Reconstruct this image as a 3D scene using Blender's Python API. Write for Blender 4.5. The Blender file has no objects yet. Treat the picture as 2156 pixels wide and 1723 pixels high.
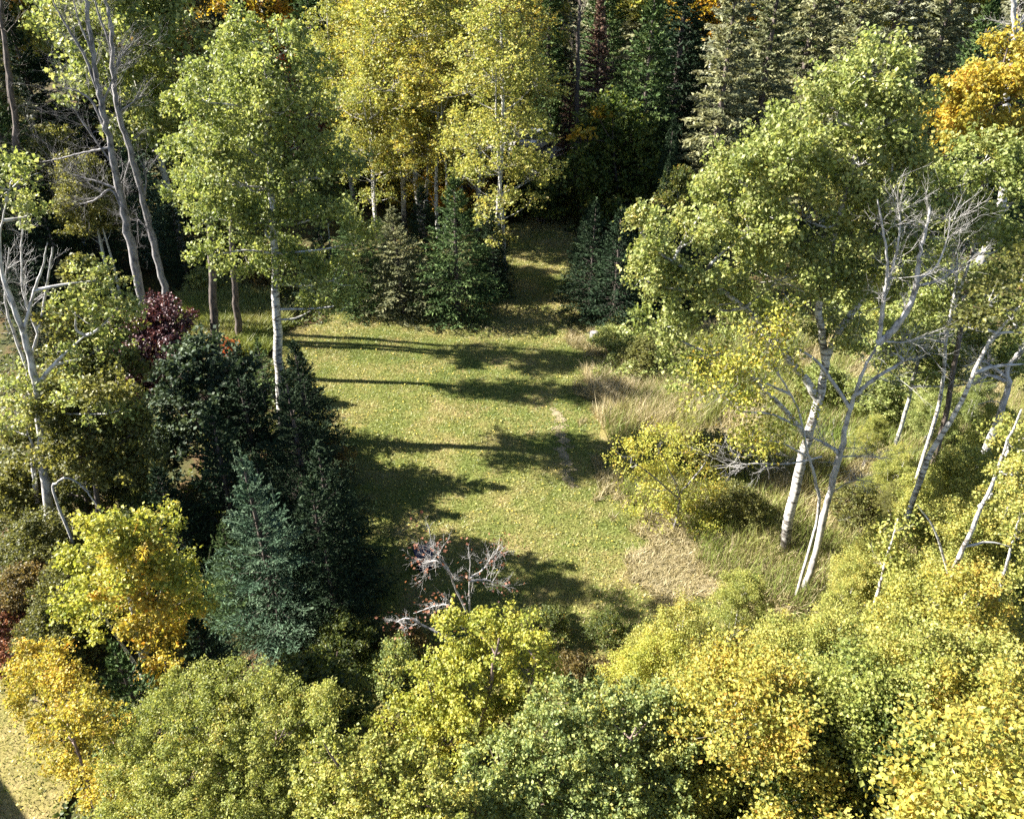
import bpy, math, random
import numpy as np
from mathutils import Vector

# ------------------------------------------------------------------ camera, sky, sun, exposure
S = bpy.context.scene
CAM_H, PITCH, FPX = 15.5, math.radians(32.0), 1598.0      # metres, down, focal length in px of a 2156 px wide frame
cam_d = bpy.data.cameras.new("camera"); cam = bpy.data.objects.new("camera", cam_d)
S.collection.objects.link(cam); S.camera = cam
cam.location = (0, 0, CAM_H); cam.rotation_euler = (math.radians(90) - PITCH, 0, 0)
cam_d.sensor_fit = 'HORIZONTAL'; cam_d.angle = 2 * math.atan(1078 / FPX)
cam_d.clip_end = 1500
SUN_EL, SUN_DX, SUN_DY = math.radians(37), 0.991, -0.134   # light travels towards (+x, slightly -y)
w = bpy.data.worlds.new("World"); S.world = w; w.use_nodes = True
nt = w.node_tree; nt.nodes.clear()
sky = nt.nodes.new('ShaderNodeTexSky'); sky.sky_type = 'NISHITA'; sky.sun_disc = False
sky.sun_elevation = SUN_EL
sky.sun_rotation = math.atan2(-SUN_DX, -SUN_DY) % (2 * math.pi)
sky.air_density = 0.7; sky.dust_density = 0.5
bg = nt.nodes.new('ShaderNodeBackground'); bg.inputs[1].default_value = 0.05
ow = nt.nodes.new('ShaderNodeOutputWorld')
nt.links.new(sky.outputs[0], bg.inputs[0]); nt.links.new(bg.outputs[0], ow.inputs[0])
sun_d = bpy.data.lights.new("sun", 'SUN'); sun_d.energy = 5.0; sun_d.angle = math.radians(0.55)
sun_d.color = (1.0, 0.95, 0.86)
sun = bpy.data.objects.new("sun", sun_d); S.collection.objects.link(sun)
ld = Vector((SUN_DX * math.cos(SUN_EL), SUN_DY * math.cos(SUN_EL), -math.sin(SUN_EL)))
sun.rotation_euler = ld.to_track_quat('-Z', 'Y').to_euler(); sun.location = (-40, 20, 40)
S.view_settings.view_transform = 'Standard'; S.view_settings.look = 'None'
S.view_settings.gamma = 1; S.view_settings.use_curve_mapping = False
S.view_settings.exposure = 2.35
cy = S.cycles
cy.max_bounces = 4; cy.diffuse_bounces = 2; cy.glossy_bounces = 1; cy.transmission_bounces = 3
cy.transparent_max_bounces = 4; cy.caustics_reflective = False; cy.caustics_refractive = False
cy.use_denoising = False

# ------------------------------------------------------------------ geometry of the view, used to survey the place
ST, CT = math.sin(PITCH), math.cos(PITCH)
def ground(px, py):
    u, v = (px - 1078) / FPX, (py - 861) / FPX
    d = CAM_H / (ST + v * CT)
    return (u * d, d * (CT - v * ST))
def pt(px, py, Y):
    u, v = (px - 1078) / FPX, (py - 861) / FPX
    z = CAM_H - Y * (ST + v * CT) / (CT - v * ST)
    d = Y * CT + (CAM_H - z) * ST
    return np.array([u * d, Y, z]), d
def top(px, py, h):
    v = (py - 861) / FPX
    Y = (CAM_H - h) * (CT - v * ST) / (ST + v * CT)
    p, d = pt(px, py, Y)
    return p[0], Y
def gz(x, y):
    return 0.06 * np.sin(x * 0.31 + 1.3) * np.cos(y * 0.27) + 0.03 * np.sin(x * 1.1 + y * 0.7)

# ------------------------------------------------------------------ materials
MATS = {}
def newmat(name):
    m = bpy.data.materials.new(name); m.use_nodes = True
    m.node_tree.nodes.clear(); MATS[name] = m
    return m, m.node_tree.nodes, m.node_tree.links
def ramp(n, stops):
    r = n.new('ShaderNodeValToRGB'); e = r.color_ramp.elements
    while len(e) < len(stops): e.new(0.5)
    for i, (p, c) in enumerate(stops): e[i].position = p; e[i].color = (*c, 1)
    return r
def math_(n, l, op, a, b):
    m = n.new('ShaderNodeMath'); m.operation = op
    for i, s in enumerate((a, b)):
        if s is None: continue
        if isinstance(s, (int, float)): m.inputs[i].default_value = s
        else: l.new(s, m.inputs[i])
    return m.outputs[0]
def leaf_mat(name, stops, trans=0.42, rough=0.5, spec=0.35, wr=0.55, jit=0.95):
    m, n, l = newmat(name)
    a = n.new('ShaderNodeAttribute'); a.attribute_name = 'rnd'
    c = n.new('ShaderNodeAttribute'); c.attribute_name = 'cl'
    oi = n.new('ShaderNodeObjectInfo')
    f = math_(n, l, 'ADD', math_(n, l, 'MULTIPLY', a.outputs['Fac'], wr), math_(n, l, 'MULTIPLY', c.outputs['Fac'], 1 - wr))
    f = math_(n, l, 'ADD', f, math_(n, l, 'MULTIPLY', math_(n, l, 'SUBTRACT', oi.outputs['Random'], 0.5), 0.16))
    r = ramp(n, stops); l.new(f, r.inputs[0])
    # leaf to leaf value jitter from the same number folded
    j = math_(n, l, 'FRACT', math_(n, l, 'MULTIPLY', a.outputs['Fac'], 7.31), None)
    hsv = n.new('ShaderNodeHueSaturation'); l.new(r.outputs[0], hsv.inputs['Color'])
    l.new(math_(n, l, 'ADD', math_(n, l, 'MULTIPLY', j, jit), 1.13 - jit / 2), hsv.inputs['Value'])
    p = n.new('ShaderNodeBsdfPrincipled'); l.new(hsv.outputs[0], p.inputs['Base Color'])
    p.inputs['Roughness'].default_value = rough; p.inputs['Specular IOR Level'].default_value = spec
    t = n.new('ShaderNodeBsdfTranslucent')
    tc = n.new('ShaderNodeMix'); tc.data_type = 'RGBA'; tc.blend_type = 'MULTIPLY'; tc.inputs[0].default_value = 1
    l.new(hsv.outputs[0], tc.inputs[6]); tc.inputs[7].default_value = (1.3, 1.25, 0.85, 1)
    l.new(tc.outputs[2], t.inputs[0])
    mx = n.new('ShaderNodeMixShader'); mx.inputs[0].default_value = trans
    l.new(p.outputs[0], mx.inputs[1]); l.new(t.outputs[0], mx.inputs[2])
    o = n.new('ShaderNodeOutputMaterial'); l.new(mx.outputs[0], o.inputs[0])
    return m
G = (0.09, 0.125, 0.032); GL = (0.20, 0.235, 0.068); YG = (0.31, 0.32, 0.12); YL = (0.45, 0.38, 0.12)
OR = (0.42, 0.19, 0.03); DG = (0.025, 0.05, 0.015)
leaf_mat('leaf_aspen', [(0, G), (0.45, GL), (0.8, YG), (1, YL)])
leaf_mat('leaf_aspen_gold', [(0, (0.13, .15, .03)), (0.35, (0.29, .26, .05)), (0.7, (.40, .31, .05)), (1, OR)])
leaf_mat('leaf_birch', [(0, (0.09, .12, .03)), (0.35, (.24, .25, .055)), (0.75, (.38, .31, .06)), (1, (.42, .22, .04))])
leaf_mat('leaf_birch_green', [(0, (0.07, .10, .02)), (0.35, (.21, .235, .055)), (0.75, (.35, .33, .09)), (1, (.42, .31, .07))])
leaf_mat('leaf_yellow', [(0, (0.10, .14, .02)), (0.35, (.26, .28, .05)), (0.75, (.38, .35, .07)), (1, (.46, .30, .05))])
leaf_mat('leaf_green', [(0, (.03, .055, .012)), (.5, (.08, .115, .025)), (1, (.20, .20, .04))])
leaf_mat('leaf_feather', [(0, (.03, .055, .035)), (.5, (.075, .115, .07)), (1, (.17, .20, .12))])
leaf_mat('leaf_gold', [(0, (0.13, .15, .03)), (0.4, (.31, .28, .05)), (0.8, (.44, .32, .05)), (1, (.46, .19, .035))])
leaf_mat('leaf_orange', [(0, (0.11, .12, .02)), (0.3, (.28, .24, .03)), (0.7, (.42, .25, .03)), (1, (.45, .14, .03))])
leaf_mat('leaf_willow', [(0, (0.09, .125, .03)), (0.45, (.21, .235, .055)), (0.85, (.34, .33, .09)), (1, (.42, .26, .06))])
leaf_mat('leaf_pale', [(0, (0.08, .12, .035)), (0.35, (.18, .225, .08)), (0.7, (.30, .32, .10)), (1, (.44, .34, .06))])
leaf_mat('leaf_maple', [(0, (0.012, .022, .012)), (0.5, (.035, .055, .030)), (1, (.10, .13, .07))], trans=0.25, rough=0.6, spec=0.22)
leaf_mat('leaf_burgundy', [(0, (0.02, .008, .010)), (0.6, (.065, .018, .022)), (1, (.20, .085, .075))], trans=0.15, spec=0.6)
leaf_mat('leaf_rust', [(0, (0.09, .035, .025)), (0.5, (.20, .085, .05)), (1, (.36, .17, .10))])
leaf_mat('leaf_red', [(0, (0.10, .03, .02)), (0.5, (.30, .06, .025)), (1, (.42, .16, .05))])
leaf_mat('leaf_brown', [(0, (0.06, .05, .02)), (0.5, (.14, .11, .035)), (1, (.24, .15, .05))])
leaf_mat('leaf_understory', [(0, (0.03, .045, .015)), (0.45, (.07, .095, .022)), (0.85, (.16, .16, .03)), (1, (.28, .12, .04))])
leaf_mat('leaf_olive', [(0, (0.05, .06, .02)), (0.5, (.12, .125, .035)), (1, (.22, .20, .05))])
leaf_mat('needle_blue', [(0, (0.016, .040, .024)), (0.5, (.062, .104, .060)), (1, (.17, .225, .14))], trans=0.08, rough=0.7, spec=0.12)
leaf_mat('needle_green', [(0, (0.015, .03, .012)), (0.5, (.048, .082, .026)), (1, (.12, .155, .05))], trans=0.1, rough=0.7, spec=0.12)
leaf_mat('needle_dark', [(0, (0.010, .02, .010)), (0.6, (.017, .032, .014)), (1, (.045, .065, .03))], trans=0.08, rough=0.7, spec=0.12)  # dark needles, lowered further so shade among the firs is in the colour
leaf_mat('needle_olive', [(0, (0.035, .045, .026)), (0.5, (.16, .17, .09)), (1, (.30, .28, .15))], trans=0.25, rough=0.7, spec=0.12)
leaf_mat('needle_grey', [(0, (0.04, .055, .040)), (0.5, (.18, .19, .125)), (1, (.32, .31, .20))], trans=0.25, rough=0.7, spec=0.12)
leaf_mat('needle_dead', [(0, (0.06, .03, .02)), (0.5, (.14, .085, .06)), (1, (.24, .17, .13))], trans=0.05, rough=0.7, spec=0.12)
leaf_mat('straw', [(0, (0.12, .115, .045)), (0.5, (.28, .235, .12)), (1, (.50, .42, .26))], trans=0.2)
leaf_mat('grass_blade', [(0, (0.06, .095, .02)), (0.4, (.12, .165, .032)), (0.75, (.205, .215, .062)), (1, (.34, .27, .14))], trans=0.25, wr=0.25, jit=0.5)
leaf_mat('fallen_leaf', [(0, (0.30, .28, .05)), (0.5, (.48, .36, .06)), (1, (.55, .45, .18))], trans=0.1)

def bark(name, light, dark, scale=6.0, zs=0.5, thr=(0.45, 0.62), rough=0.8, foot=0):
    m, n, l = newmat(name)
    tc = n.new('ShaderNodeTexCoord'); mp = n.new('ShaderNodeMapping'); mp.inputs['Scale'].default_value = (1, 1, zs)
    l.new(tc.outputs['Object'], mp.inputs[0])
    t = n.new('ShaderNodeTexNoise'); t.inputs['Scale'].default_value = scale; t.inputs['Detail'].default_value = 5
    l.new(mp.outputs[0], t.inputs['Vector'])
    r = ramp(n, [(thr[0], light), (thr[1], dark)]); l.new(t.outputs[0], r.inputs[0])
    t2 = n.new('ShaderNodeTexNoise'); t2.inputs['Scale'].default_value = 1.3; l.new(tc.outputs['Object'], t2.inputs['Vector'])
    hs = n.new('ShaderNodeHueSaturation'); l.new(r.outputs[0], hs.inputs['Color'])
    l.new(math_(n, l, 'ADD', math_(n, l, 'MULTIPLY', t2.outputs[0], 0.7), 0.65), hs.inputs['Value'])
    if foot:   # old rough dark bark towards the root
        sx = n.new('ShaderNodeSeparateXYZ'); l.new(tc.outputs['Object'], sx.inputs[0])
        t3 = n.new('ShaderNodeTexNoise'); t3.inputs['Scale'].default_value = 7; l.new(tc.outputs['Object'], t3.inputs['Vector'])
        f = math_(n, l, 'SUBTRACT', math_(n, l, 'MULTIPLY', t3.outputs[0], foot * 1.6), sx.outputs['Z'])
        f = math_(n, l, 'MULTIPLY', f, 1.2); f.node.use_clamp = True
        mm = n.new('ShaderNodeMix'); mm.data_type = 'RGBA'; l.new(f, mm.inputs[0]); l.new(hs.outputs[0], mm.inputs[6]); mm.inputs[7].default_value = (.06, .05, .042, 1)
        hs = mm
    b = n.new('ShaderNodeBump'); b.inputs['Strength'].default_value = 0.6; b.inputs['Distance'].default_value = 0.02
    l.new(t.outputs[0], b.inputs['Height'])
    p = n.new('ShaderNodeBsdfPrincipled'); p.inputs['Roughness'].default_value = rough
    l.new(hs.outputs[2 if foot else 0], p.inputs['Base Color']); l.new(b.outputs[0], p.inputs['Normal'])
    o = n.new('ShaderNodeOutputMaterial'); l.new(p.outputs[0], o.inputs[0])
bark('bark_birch', (0.50, 0.48, 0.44), (0.07, 0.06, 0.05), 5, 3.0, (0.46, 0.64), foot=1.6)
bark('bark_aspen', (0.40, 0.40, 0.34), (0.09, 0.085, 0.075), 5, 2.0, (0.48, 0.66))
bark('bark_dead', (0.25, 0.235, 0.23), (0.07, 0.065, 0.065), 8, 0.4, (0.42, 0.68))
bark('bark_bleached', (0.44, 0.42, 0.40), (0.15, 0.14, 0.13), 8, 0.6, (0.45, 0.68))
bark('bark_lichen', (0.66, 0.64, 0.58), (0.25, 0.23, 0.20), 8, 0.6, (0.5, 0.72))
bark('bark_conifer', (0.11, 0.085, 0.07), (0.035, 0.028, 0.024), 12, 0.4)
bark('bark_twig', (0.20, 0.14, 0.12), (0.07, 0.05, 0.045), 12, 0.6)

def solid(name, col, rough=0.5, metal=0.0, noise=0.0, nscale=20, coat=0.0):
    m, n, l = newmat(name)
    p = n.new('ShaderNodeBsdfPrincipled'); p.inputs['Roughness'].default_value = rough
    p.inputs['Metallic'].default_value = metal; p.inputs['Coat Weight'].default_value = coat
    if noise:
        t = n.new('ShaderNodeTexNoise'); t.inputs['Scale'].default_value = nscale; t.inputs['Detail'].default_value = 6
        tc = n.new('ShaderNodeTexCoord'); l.new(tc.outputs['Object'], t.inputs['Vector'])
        lo = tuple(c * (1 - noise) for c in col); hi = tuple(min(1, c * (1 + noise)) for c in col)
        r = ramp(n, [(0.3, lo), (0.7, hi)]); l.new(t.outputs[0], r.inputs[0]); l.new(r.outputs[0], p.inputs['Base Color'])
    else: p.inputs['Base Color'].default_value = (*col, 1)
    o = n.new('ShaderNodeOutputMaterial'); l.new(p.outputs[0], o.inputs[0])
    return m
solid('car_paint', (0.45, 0.47, 0.50), 0.3, 0.3, coat=0.6); solid('car_glass', (0.02, 0.03, 0.045), 0.08)
solid('tyre', (0.02, 0.02, 0.02), 0.9); solid('rim', (0.4, 0.4, 0.42), 0.35, 0.8)
solid('tail_light', (0.35, 0.02, 0.02), 0.3); solid('plate_white', (0.7, 0.7, 0.7), 0.5)
solid('navy_plastic', (0.007, 0.008, 0.035), 0.55, noise=0.2); solid('stump_cut', (0.24, 0.22, 0.23), 0.8, noise=0.3, nscale=9)
solid('gravel', (0.24, 0.225, 0.215), 0.95, noise=0.45, nscale=8); solid('siding', (0.5, 0.5, 0.48), 0.7); solid('roofing', (0.06, 0.06, 0.065), 0.9, noise=0.3)

def ground_mat(name, kinds, fine, big):
    # kinds: three colours mixed by a large noise, fine grain on top
    m, n, l = newmat(name)
    g = n.new('ShaderNodeNewGeometry')
    t1 = n.new('ShaderNodeTexNoise'); t1.inputs['Scale'].default_value = big; t1.inputs['Detail'].default_value = 7; t1.inputs['Roughness'].default_value = 0.68
    t2 = n.new('ShaderNodeTexNoise'); t2.inputs['Scale'].default_value = fine; t2.inputs['Detail'].default_value = 5; t2.inputs['Roughness'].default_value = 0.7
    l.new(g.outputs['Position'], t1.inputs['Vector']); l.new(g.outputs['Position'], t2.inputs['Vector'])
    r = ramp(n, kinds); l.new(t1.outputs[0], r.inputs[0])
    hs = n.new('ShaderNodeHueSaturation'); l.new(r.outputs[0], hs.inputs['Color'])
    l.new(math_(n, l, 'ADD', math_(n, l, 'MULTIPLY', t2.outputs[0], 1.8), 0.1), hs.inputs['Value'])
    b = n.new('ShaderNodeBump'); b.inputs['Strength'].default_value = 1.0; b.inputs['Distance'].default_value = 0.06
    l.new(t2.outputs[0], b.inputs['Height'])
    p = n.new('ShaderNodeBsdfPrincipled'); p.inputs['Roughness'].default_value = 0.95; p.inputs['Specular IOR Level'].default_value = 0.1
    l.new(hs.outputs[0], p.inputs['Base Color']); l.new(b.outputs[0], p.inputs['Normal'])
    o = n.new('ShaderNodeOutputMaterial'); l.new(p.outputs[0], o.inputs[0])
ground_mat('lawn', [(0.3, (0.07, .095, .022)), (0.45, (.12, .135, .035)), (0.58, (.19, .165, .06)), (0.72, (.28, .21, .11))], 14, 0.55)
ground_mat('rough_ground', [(0.3, (0.035, .045, .016)), (0.5, (.07, .065, .025)), (0.7, (.13, .07, .04))], 9, 0.8)
ground_mat('dirt', [(0.3, (0.13, .12, .05)), (0.5, (.21, .175, .10)), (0.7, (.30, .25, .17))], 16, 2.5)
ground_mat('dry_ground', [(0.3, (0.11, .11, .03)), (0.5, (.20, .17, .06)), (0.7, (.30, .23, .12))], 12, 0.9)
ground_mat('litter', [(0.3, (0.10, .045, .03)), (0.5, (.22, .095, .055)), (0.7, (.30, .16, .09))], 12, 1.2)

# ------------------------------------------------------------------ mesh helpers
class Geo:
    """collects numpy vertex / quad blocks for ONE object"""
    def __init__(s): s.v, s.f, s.r, s.c, s.n = [], [], [], [], 0
    def add(s, v, f, r=None, c=None):
        v = np.asarray(v, np.float32); f = np.asarray(f, np.int64)
        s.v.append(v); s.f.append(f + s.n); s.n += len(v)
        s.r.append(np.full(len(f), .5) if r is None else r); s.c.append(np.full(len(f), .5) if c is None else c)
    def mesh(s, name, smooth=False):
        V = np.concatenate(s.v); F = np.concatenate(s.f); m = bpy.data.meshes.new(name)
        k = F.shape[1]
        m.vertices.add(len(V)); m.vertices.foreach_set('co', V.astype(np.float32).ravel())
        m.loops.add(len(F) * k); m.loops.foreach_set('vertex_index', F.astype(np.int32).ravel())
        m.polygons.add(len(F)); m.polygons.foreach_set('loop_start', np.arange(0, len(F) * k, k, dtype=np.int32))
        m.polygons.foreach_set('loop_total', np.full(len(F), k, np.int32))
        m.update(calc_edges=True)
        for nm, a in (('rnd', s.r), ('cl', s.c)):
            at = m.attributes.new(nm, 'FLOAT', 'FACE'); at.data.foreach_set('value', np.concatenate(a).astype(np.float32))
        m.polygons.foreach_set('use_smooth', np.full(len(F), smooth))
        return m
def link(name, data, mat=None, parent=None, loc=None):
    o = bpy.data.objects.new(name, data); S.collection.objects.link(o)
    if mat is not None:
        if len(data.materials) == 0: data.materials.append(MATS[mat])
        else: o.material_slots[0].link = 'OBJECT'; o.material_slots[0].material = MATS[mat]
    if parent is not None: o.parent = parent
    if loc is not None: o.location = loc
    return o
def tag(o, label, cat, group=None, kind=None):
    if label: o['label'] = label
    if cat: o['category'] = cat
    if group: o['group'] = group
    if kind: o['kind'] = kind
    return o
def empty(name, loc, label, cat, group=None, rz=0.0):
    o = bpy.data.objects.new(name, None); S.collection.objects.link(o); o.empty_display_size = 0.3
    o.location = loc; o.rotation_euler = (0, 0, rz)
    return tag(o, label, cat, group)

def unit(v): return v / (np.linalg.norm(v, axis=-1, keepdims=True) + 1e-9)
def tube(g, P, R, sides=6):
    P = np.asarray(P, float); R = np.asarray(R, float); n = len(P)
    T = unit(np.gradient(P, axis=0)); ref = np.array([0.31, 0.95, 0.02]) if abs(T[0][1]) < .8 else np.array([1., 0, 0])
    A = unit(np.cross(T, ref)); B = np.cross(T, A)
    th = np.linspace(0, 2 * math.pi, sides, endpoint=False)
    V = P[:, None, :] + R[:, None, None] * (np.cos(th)[None, :, None] * A[:, None, :] + np.sin(th)[None, :, None] * B[:, None, :])
    i = np.arange(n - 1)[:, None] * sides; j = np.arange(sides)[None, :]; j2 = (j + 1) % sides
    F = np.stack([i + j, i + j2, i + sides + j2, i + sides + j], -1).reshape(-1, 4)
    g.add(V.reshape(-1, 3), F)
def smooth_line(P, n):
    """Catmull-Rom resample of a polyline"""
    P = np.asarray(P, float); Q = np.vstack([2 * P[0] - P[1], P, 2 * P[-1] - P[-2]]); out = []
    m = len(P) - 1
    for k in range(n + 1):
        s = k / n * m; i = min(int(s), m - 1); t = s - i
        a, b, c, d = Q[i], Q[i + 1], Q[i + 2], Q[i + 3]
        out.append(0.5 * (2 * b + (c - a) * t + (2 * a - 5 * b + 4 * c - d) * t * t + (3 * b - a - 3 * c + d) * t ** 3))
    return np.array(out)
def leaves(g, rng, C, size, cl, up=0.35, aspect=0.8, axis=None, rnd=None):
    """kite-shaped leaves centred on C"""
    n = len(C)
    N = unit(rng.normal(size=(n, 3)) + np.array([0, 0, up * 2]))
    if axis is None: A = rng.normal(size=(n, 3))
    else: A = axis + rng.normal(size=(n, 3)) * 0.25
    A = unit(A - N * (A * N).sum(1, keepdims=True) * (1 if axis is None else 0))
    B = unit(np.cross(N, A))
    s = (size * rng.uniform(0.5, 1.4, n))[:, None]; L = A * s * 0.5; Wd = B * s * 0.5 * aspect
    fold = np.cross(A, B) * s * 0.10
    V = np.stack([C - L, C - L * 0.1 + Wd + fold, C + L, C - L * 0.1 - Wd + fold], 1).reshape(-1, 3)
    F = np.arange(n * 4).reshape(-1, 4)
    g.add(V, F, rng.random(n) if rnd is None else rnd, cl)
def sl0(rng, n): return rng.uniform(.6, 1.4, n)
def lobe_leaves(g, rng, c, r, size, cov, clump=0.33, aspect=0.8, tone=0.0, hollow=0.35, twigs=None, from_pt=None, bark_r=0.012, drop=0.0):
    """fill an ellipsoid with leaf clumps (denser to the outside), with gaps; twigs reach some of the clumps"""
    c = np.asarray(c, float); r = np.asarray(r, float); rm = r.mean()
    cs = min(clump, rm * 0.6)
    S_ = 4 * math.pi * rm * rm
    nl = int(1.35 * cov * S_ / (0.42 * aspect * size * size) * 0.55)
    nc = max(5, int(S_ / (cs * cs) * 0.48))
    d = unit(rng.normal(size=(nc, 3))); d[:, 2] = np.where(d[:, 2] < -0.35, -d[:, 2], d[:, 2])
    rad = hollow + (1.08 - hollow) * rng.random(nc) ** 0.55
    K = c + d * rad[:, None] * r
    w_ = rng.uniform(0.15, 1.0, nc) ** 1.5 * sl0(rng, nc); idx = rng.choice(nc, nl, p=w_ / w_.sum())
    sd = unit(d * 0.8 + np.array([0, 0, 0.55]) + rng.normal(size=(nc, 3)) * 0.45); sl = cs * rng.uniform(0.7, 2.0, nc)
    t = rng.random(nl) - 0.35
    off = sd[idx] * (t * sl[idx])[:, None] + rng.normal(size=(nl, 3)) * (cs * (0.38 - 0.24 * np.maximum(t, 0)))[:, None] * np.array([1, 1, .75])
    if drop: off[:, 2] -= np.abs(rng.normal(size=nl)) * drop
    P = K[idx] + off
    ct = np.clip(rng.random(nc) * 0.75 + 0.12 + tone, 0, 1)
    leaves(g, rng, P, size, ct[idx], aspect=aspect)
    if twigs is not None:
        o = c - np.array([0, 0, r[2] * 0.5]) if from_pt is None else np.asarray(from_pt)
        for k in rng.choice(nc, min(nc, max(3, nc // 5)), replace=False):
            mid = (o + K[k]) / 2 + rng.normal(size=3) * 0.08 * rm + np.array([0, 0, -0.06 * rm])
            tube(twigs, [o, mid, K[k], K[k] + (K[k] - mid) * 0.2], [bark_r, bark_r * .8, bark_r * .5, bark_r * .15], 3)
def twigs_rec(g, rng, p, d, L, r, depth, up=0.15, spread=0.6, kinks=4):
    P = [np.array(p, float)]; dd = unit(np.array(d, float)); R = [r]
    for i in range(kinks):
        dd = unit(dd + rng.normal(size=3) * 0.16 + np.array([0, 0, up * 0.3]))
        P.append(P[-1] + dd * L / kinks); R.append(r * (1 - 0.72 * (i + 1) / kinks))
    tube(g, P, R, 5 if r > 0.03 else 3)
    if depth > 0:
        for i in range(1, kinks + 1):
            for _ in range(1 if rng.random() < 0.75 else 2):
                t = P[i - 1] + (P[i] - P[i - 1]) * rng.random()
                nd = unit(unit(P[i] - P[i - 1]) + rng.normal(size=3) * spread + np.array([0, 0, up]))
                twigs_rec(g, rng, t, nd, L * rng.uniform(0.35, 0.65), R[i] * 0.5 + 0.0015, depth - 1, up, spread, max(2, kinks - 1))

# ------------------------------------------------------------------ the ground
def grid_mesh(name, x0, x1, y0, y1, step, test=None, dz=0.0):
    xs = np.arange(x0, x1 + step, step); ys = np.arange(y0, y1 + step, step)
    X, Y = np.meshgrid(xs, ys); V = np.stack([X, Y, gz(X, Y) * np.clip((300 - np.hypot(X, Y)) / 200, 0, 1) + dz], -1).reshape(-1, 3)
    nx = len(xs); i = np.arange(len(ys) - 1)[:, None] * nx; j = np.arange(nx - 1)[None, :]
    F = np.stack([i + j, i + j + 1, i + nx + j + 1, i + nx + j], -1).reshape(-1, 4)
    if test is not None:
        C = V[F].mean(1); F = F[test(C[:, 0], C[:, 1])]
        used = np.unique(F); mp = np.full(len(V), -1); mp[used] = np.arange(len(used)); V = V[used]; F = mp[F]
    g = Geo(); g.add(V, F)
    return g.mesh(name, True)
def inpoly(x, y, poly):
    x = np.asarray(x); y = np.asarray(y); c = np.zeros(x.shape, bool); n = len(poly)
    for i in range(n):
        (x1, y1), (x2, y2) = poly[i], poly[(i + 1) % n]
        c ^= ((y1 > y) != (y2 > y)) & (x < (x2 - x1) * (y - y1) / (y2 - y1 + 1e-12) + x1)
    return c
def gpoly(pts): return [ground(*p) for p in pts]
def wob(x, y): return (x + 0.45 * np.sin(y * 1.7) + 0.2 * np.sin(y * 4.1 + x), y + 0.4 * np.sin(x * 1.5 + 2) + 0.2 * np.sin(x * 4.7))
LAWN = gpoly([(560, 720), (640, 690), (700, 655), (1000, 640), (1050, 560), (1075, 480), (1095, 430), (1190, 430), (1215, 520), (1235, 640),
              (1262, 715), (1262, 800), (1265, 880), (1300, 930), (1330, 1040), (1450, 1110), (1560, 1180), (1700, 1260), (1600, 1330),
              (1350, 1440), (1200, 1540), (900, 1540), (640, 1450), (600, 1200), (640, 1000), (600, 860)])
YARD = gpoly([(-700, 1200), (0, 1330), (60, 1370), (60, 1480), (120, 1600), (230, 1760), (300, 1900), (-600, 2300), (-1500, 1723)])
DRY = gpoly([(1262, 715), (1420, 690), (1900, 690), (2300, 740), (2300, 1120), (1800, 1250), (1650, 1290), (1480, 1200), (1310, 1010), (1270, 880)])
tag(link('ground', grid_mesh('ground', -420, 420, -60, 700, 8.0), 'rough_ground'), 'dark leaf-strewn forest floor under the trees', None, kind='structure')
tag(link('lawn', grid_mesh('lawn', -16, 12, 6, 56, 0.3, lambda x, y: inpoly(*wob(x, y), LAWN), 0.012 + 0.06), 'lawn'), 'mown grass clearing between the trees', None, kind='structure')
tag(link('yard', grid_mesh('yard', -30, -3, 0, 16, 0.3, lambda x, y: inpoly(*wob(x, y), YARD), 0.07), 'dry_ground'), 'strip of yard grass at the lower left corner', None, kind='structure')
tag(link('meadow', grid_mesh('meadow', 2, 30, 10, 34, 0.3, lambda x, y: inpoly(*wob(x, y), DRY), 0.065), 'dry_ground'), 'dry meadow ground to the right of the lawn', None, kind='structure')
tag(link('forest_floor', grid_mesh('forest_floor', 0, 26, 38, 66, 0.6, lambda x, y: inpoly(*wob(x, y), gpoly([(1250, 470), (1290, 400), (1330, 385), (1500, 390), (1500, 470), (1330, 480)])), 0.08), 'litter'), 'rust brown needle litter under the conifers', None, kind='structure')
# gravel road across the far end
RX = np.array([-60, -30, -15, 0, 6, 12, 30, 60.]); RY = np.array([70, 67.5, 67, 66.5, 64.5, 61, 56, 52.])
g = Geo(); xs = np.linspace(-60, 60, 80); yc = np.interp(xs, RX, RY)
V = np.stack([np.stack([xs, yc - 2.4, 0 * xs + .16], -1), np.stack([xs, yc, 0 * xs + .20], -1), np.stack([xs, yc + 2.4, 0 * xs + .16], -1)], 1).reshape(-1, 3)
F = np.concatenate([[[i * 3, i * 3 + 3, i * 3 + 4, i * 3 + 1], [i * 3 + 1, i * 3 + 4, i * 3 + 5, i * 3 + 2]] for i in range(79)])
g.add(V, F); tag(link('gravel_road', g.mesh('gravel_road'), 'gravel'), 'pale gravel road beyond the trees', None, kind='structure')
# worn dirt track in the lawn
trk = [ground(*p) for p in [(1172, 872), (1178, 900), (1185, 940), (1190, 985), (1202, 1020)]]
def in_track(x, y):
    d = np.full(np.shape(x), 9.0)
    for (a, b), (c_, e) in zip(trk[:-1], trk[1:]):
        t = np.clip(((x - a) * (c_ - a) + (y - b) * (e - b)) / ((c_ - a) ** 2 + (e - b) ** 2), 0, 1)
        d = np.minimum(d, np.hypot(x - a - t * (c_ - a), y - b - t * (e - b)))
    return d + 0.10 * np.sin(x * 9 + y * 5) + 0.09 * np.sin(x * 3 - y * 14) + 0.12 * np.sin(x * 31) * np.sin(y * 27) < 0.15
tag(link('footpath', grid_mesh('footpath', 0, 5, 17, 26, 0.06, in_track, 0.085), 'dirt'), 'bare worn dirt track in the lawn', None, kind='structure')

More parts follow.
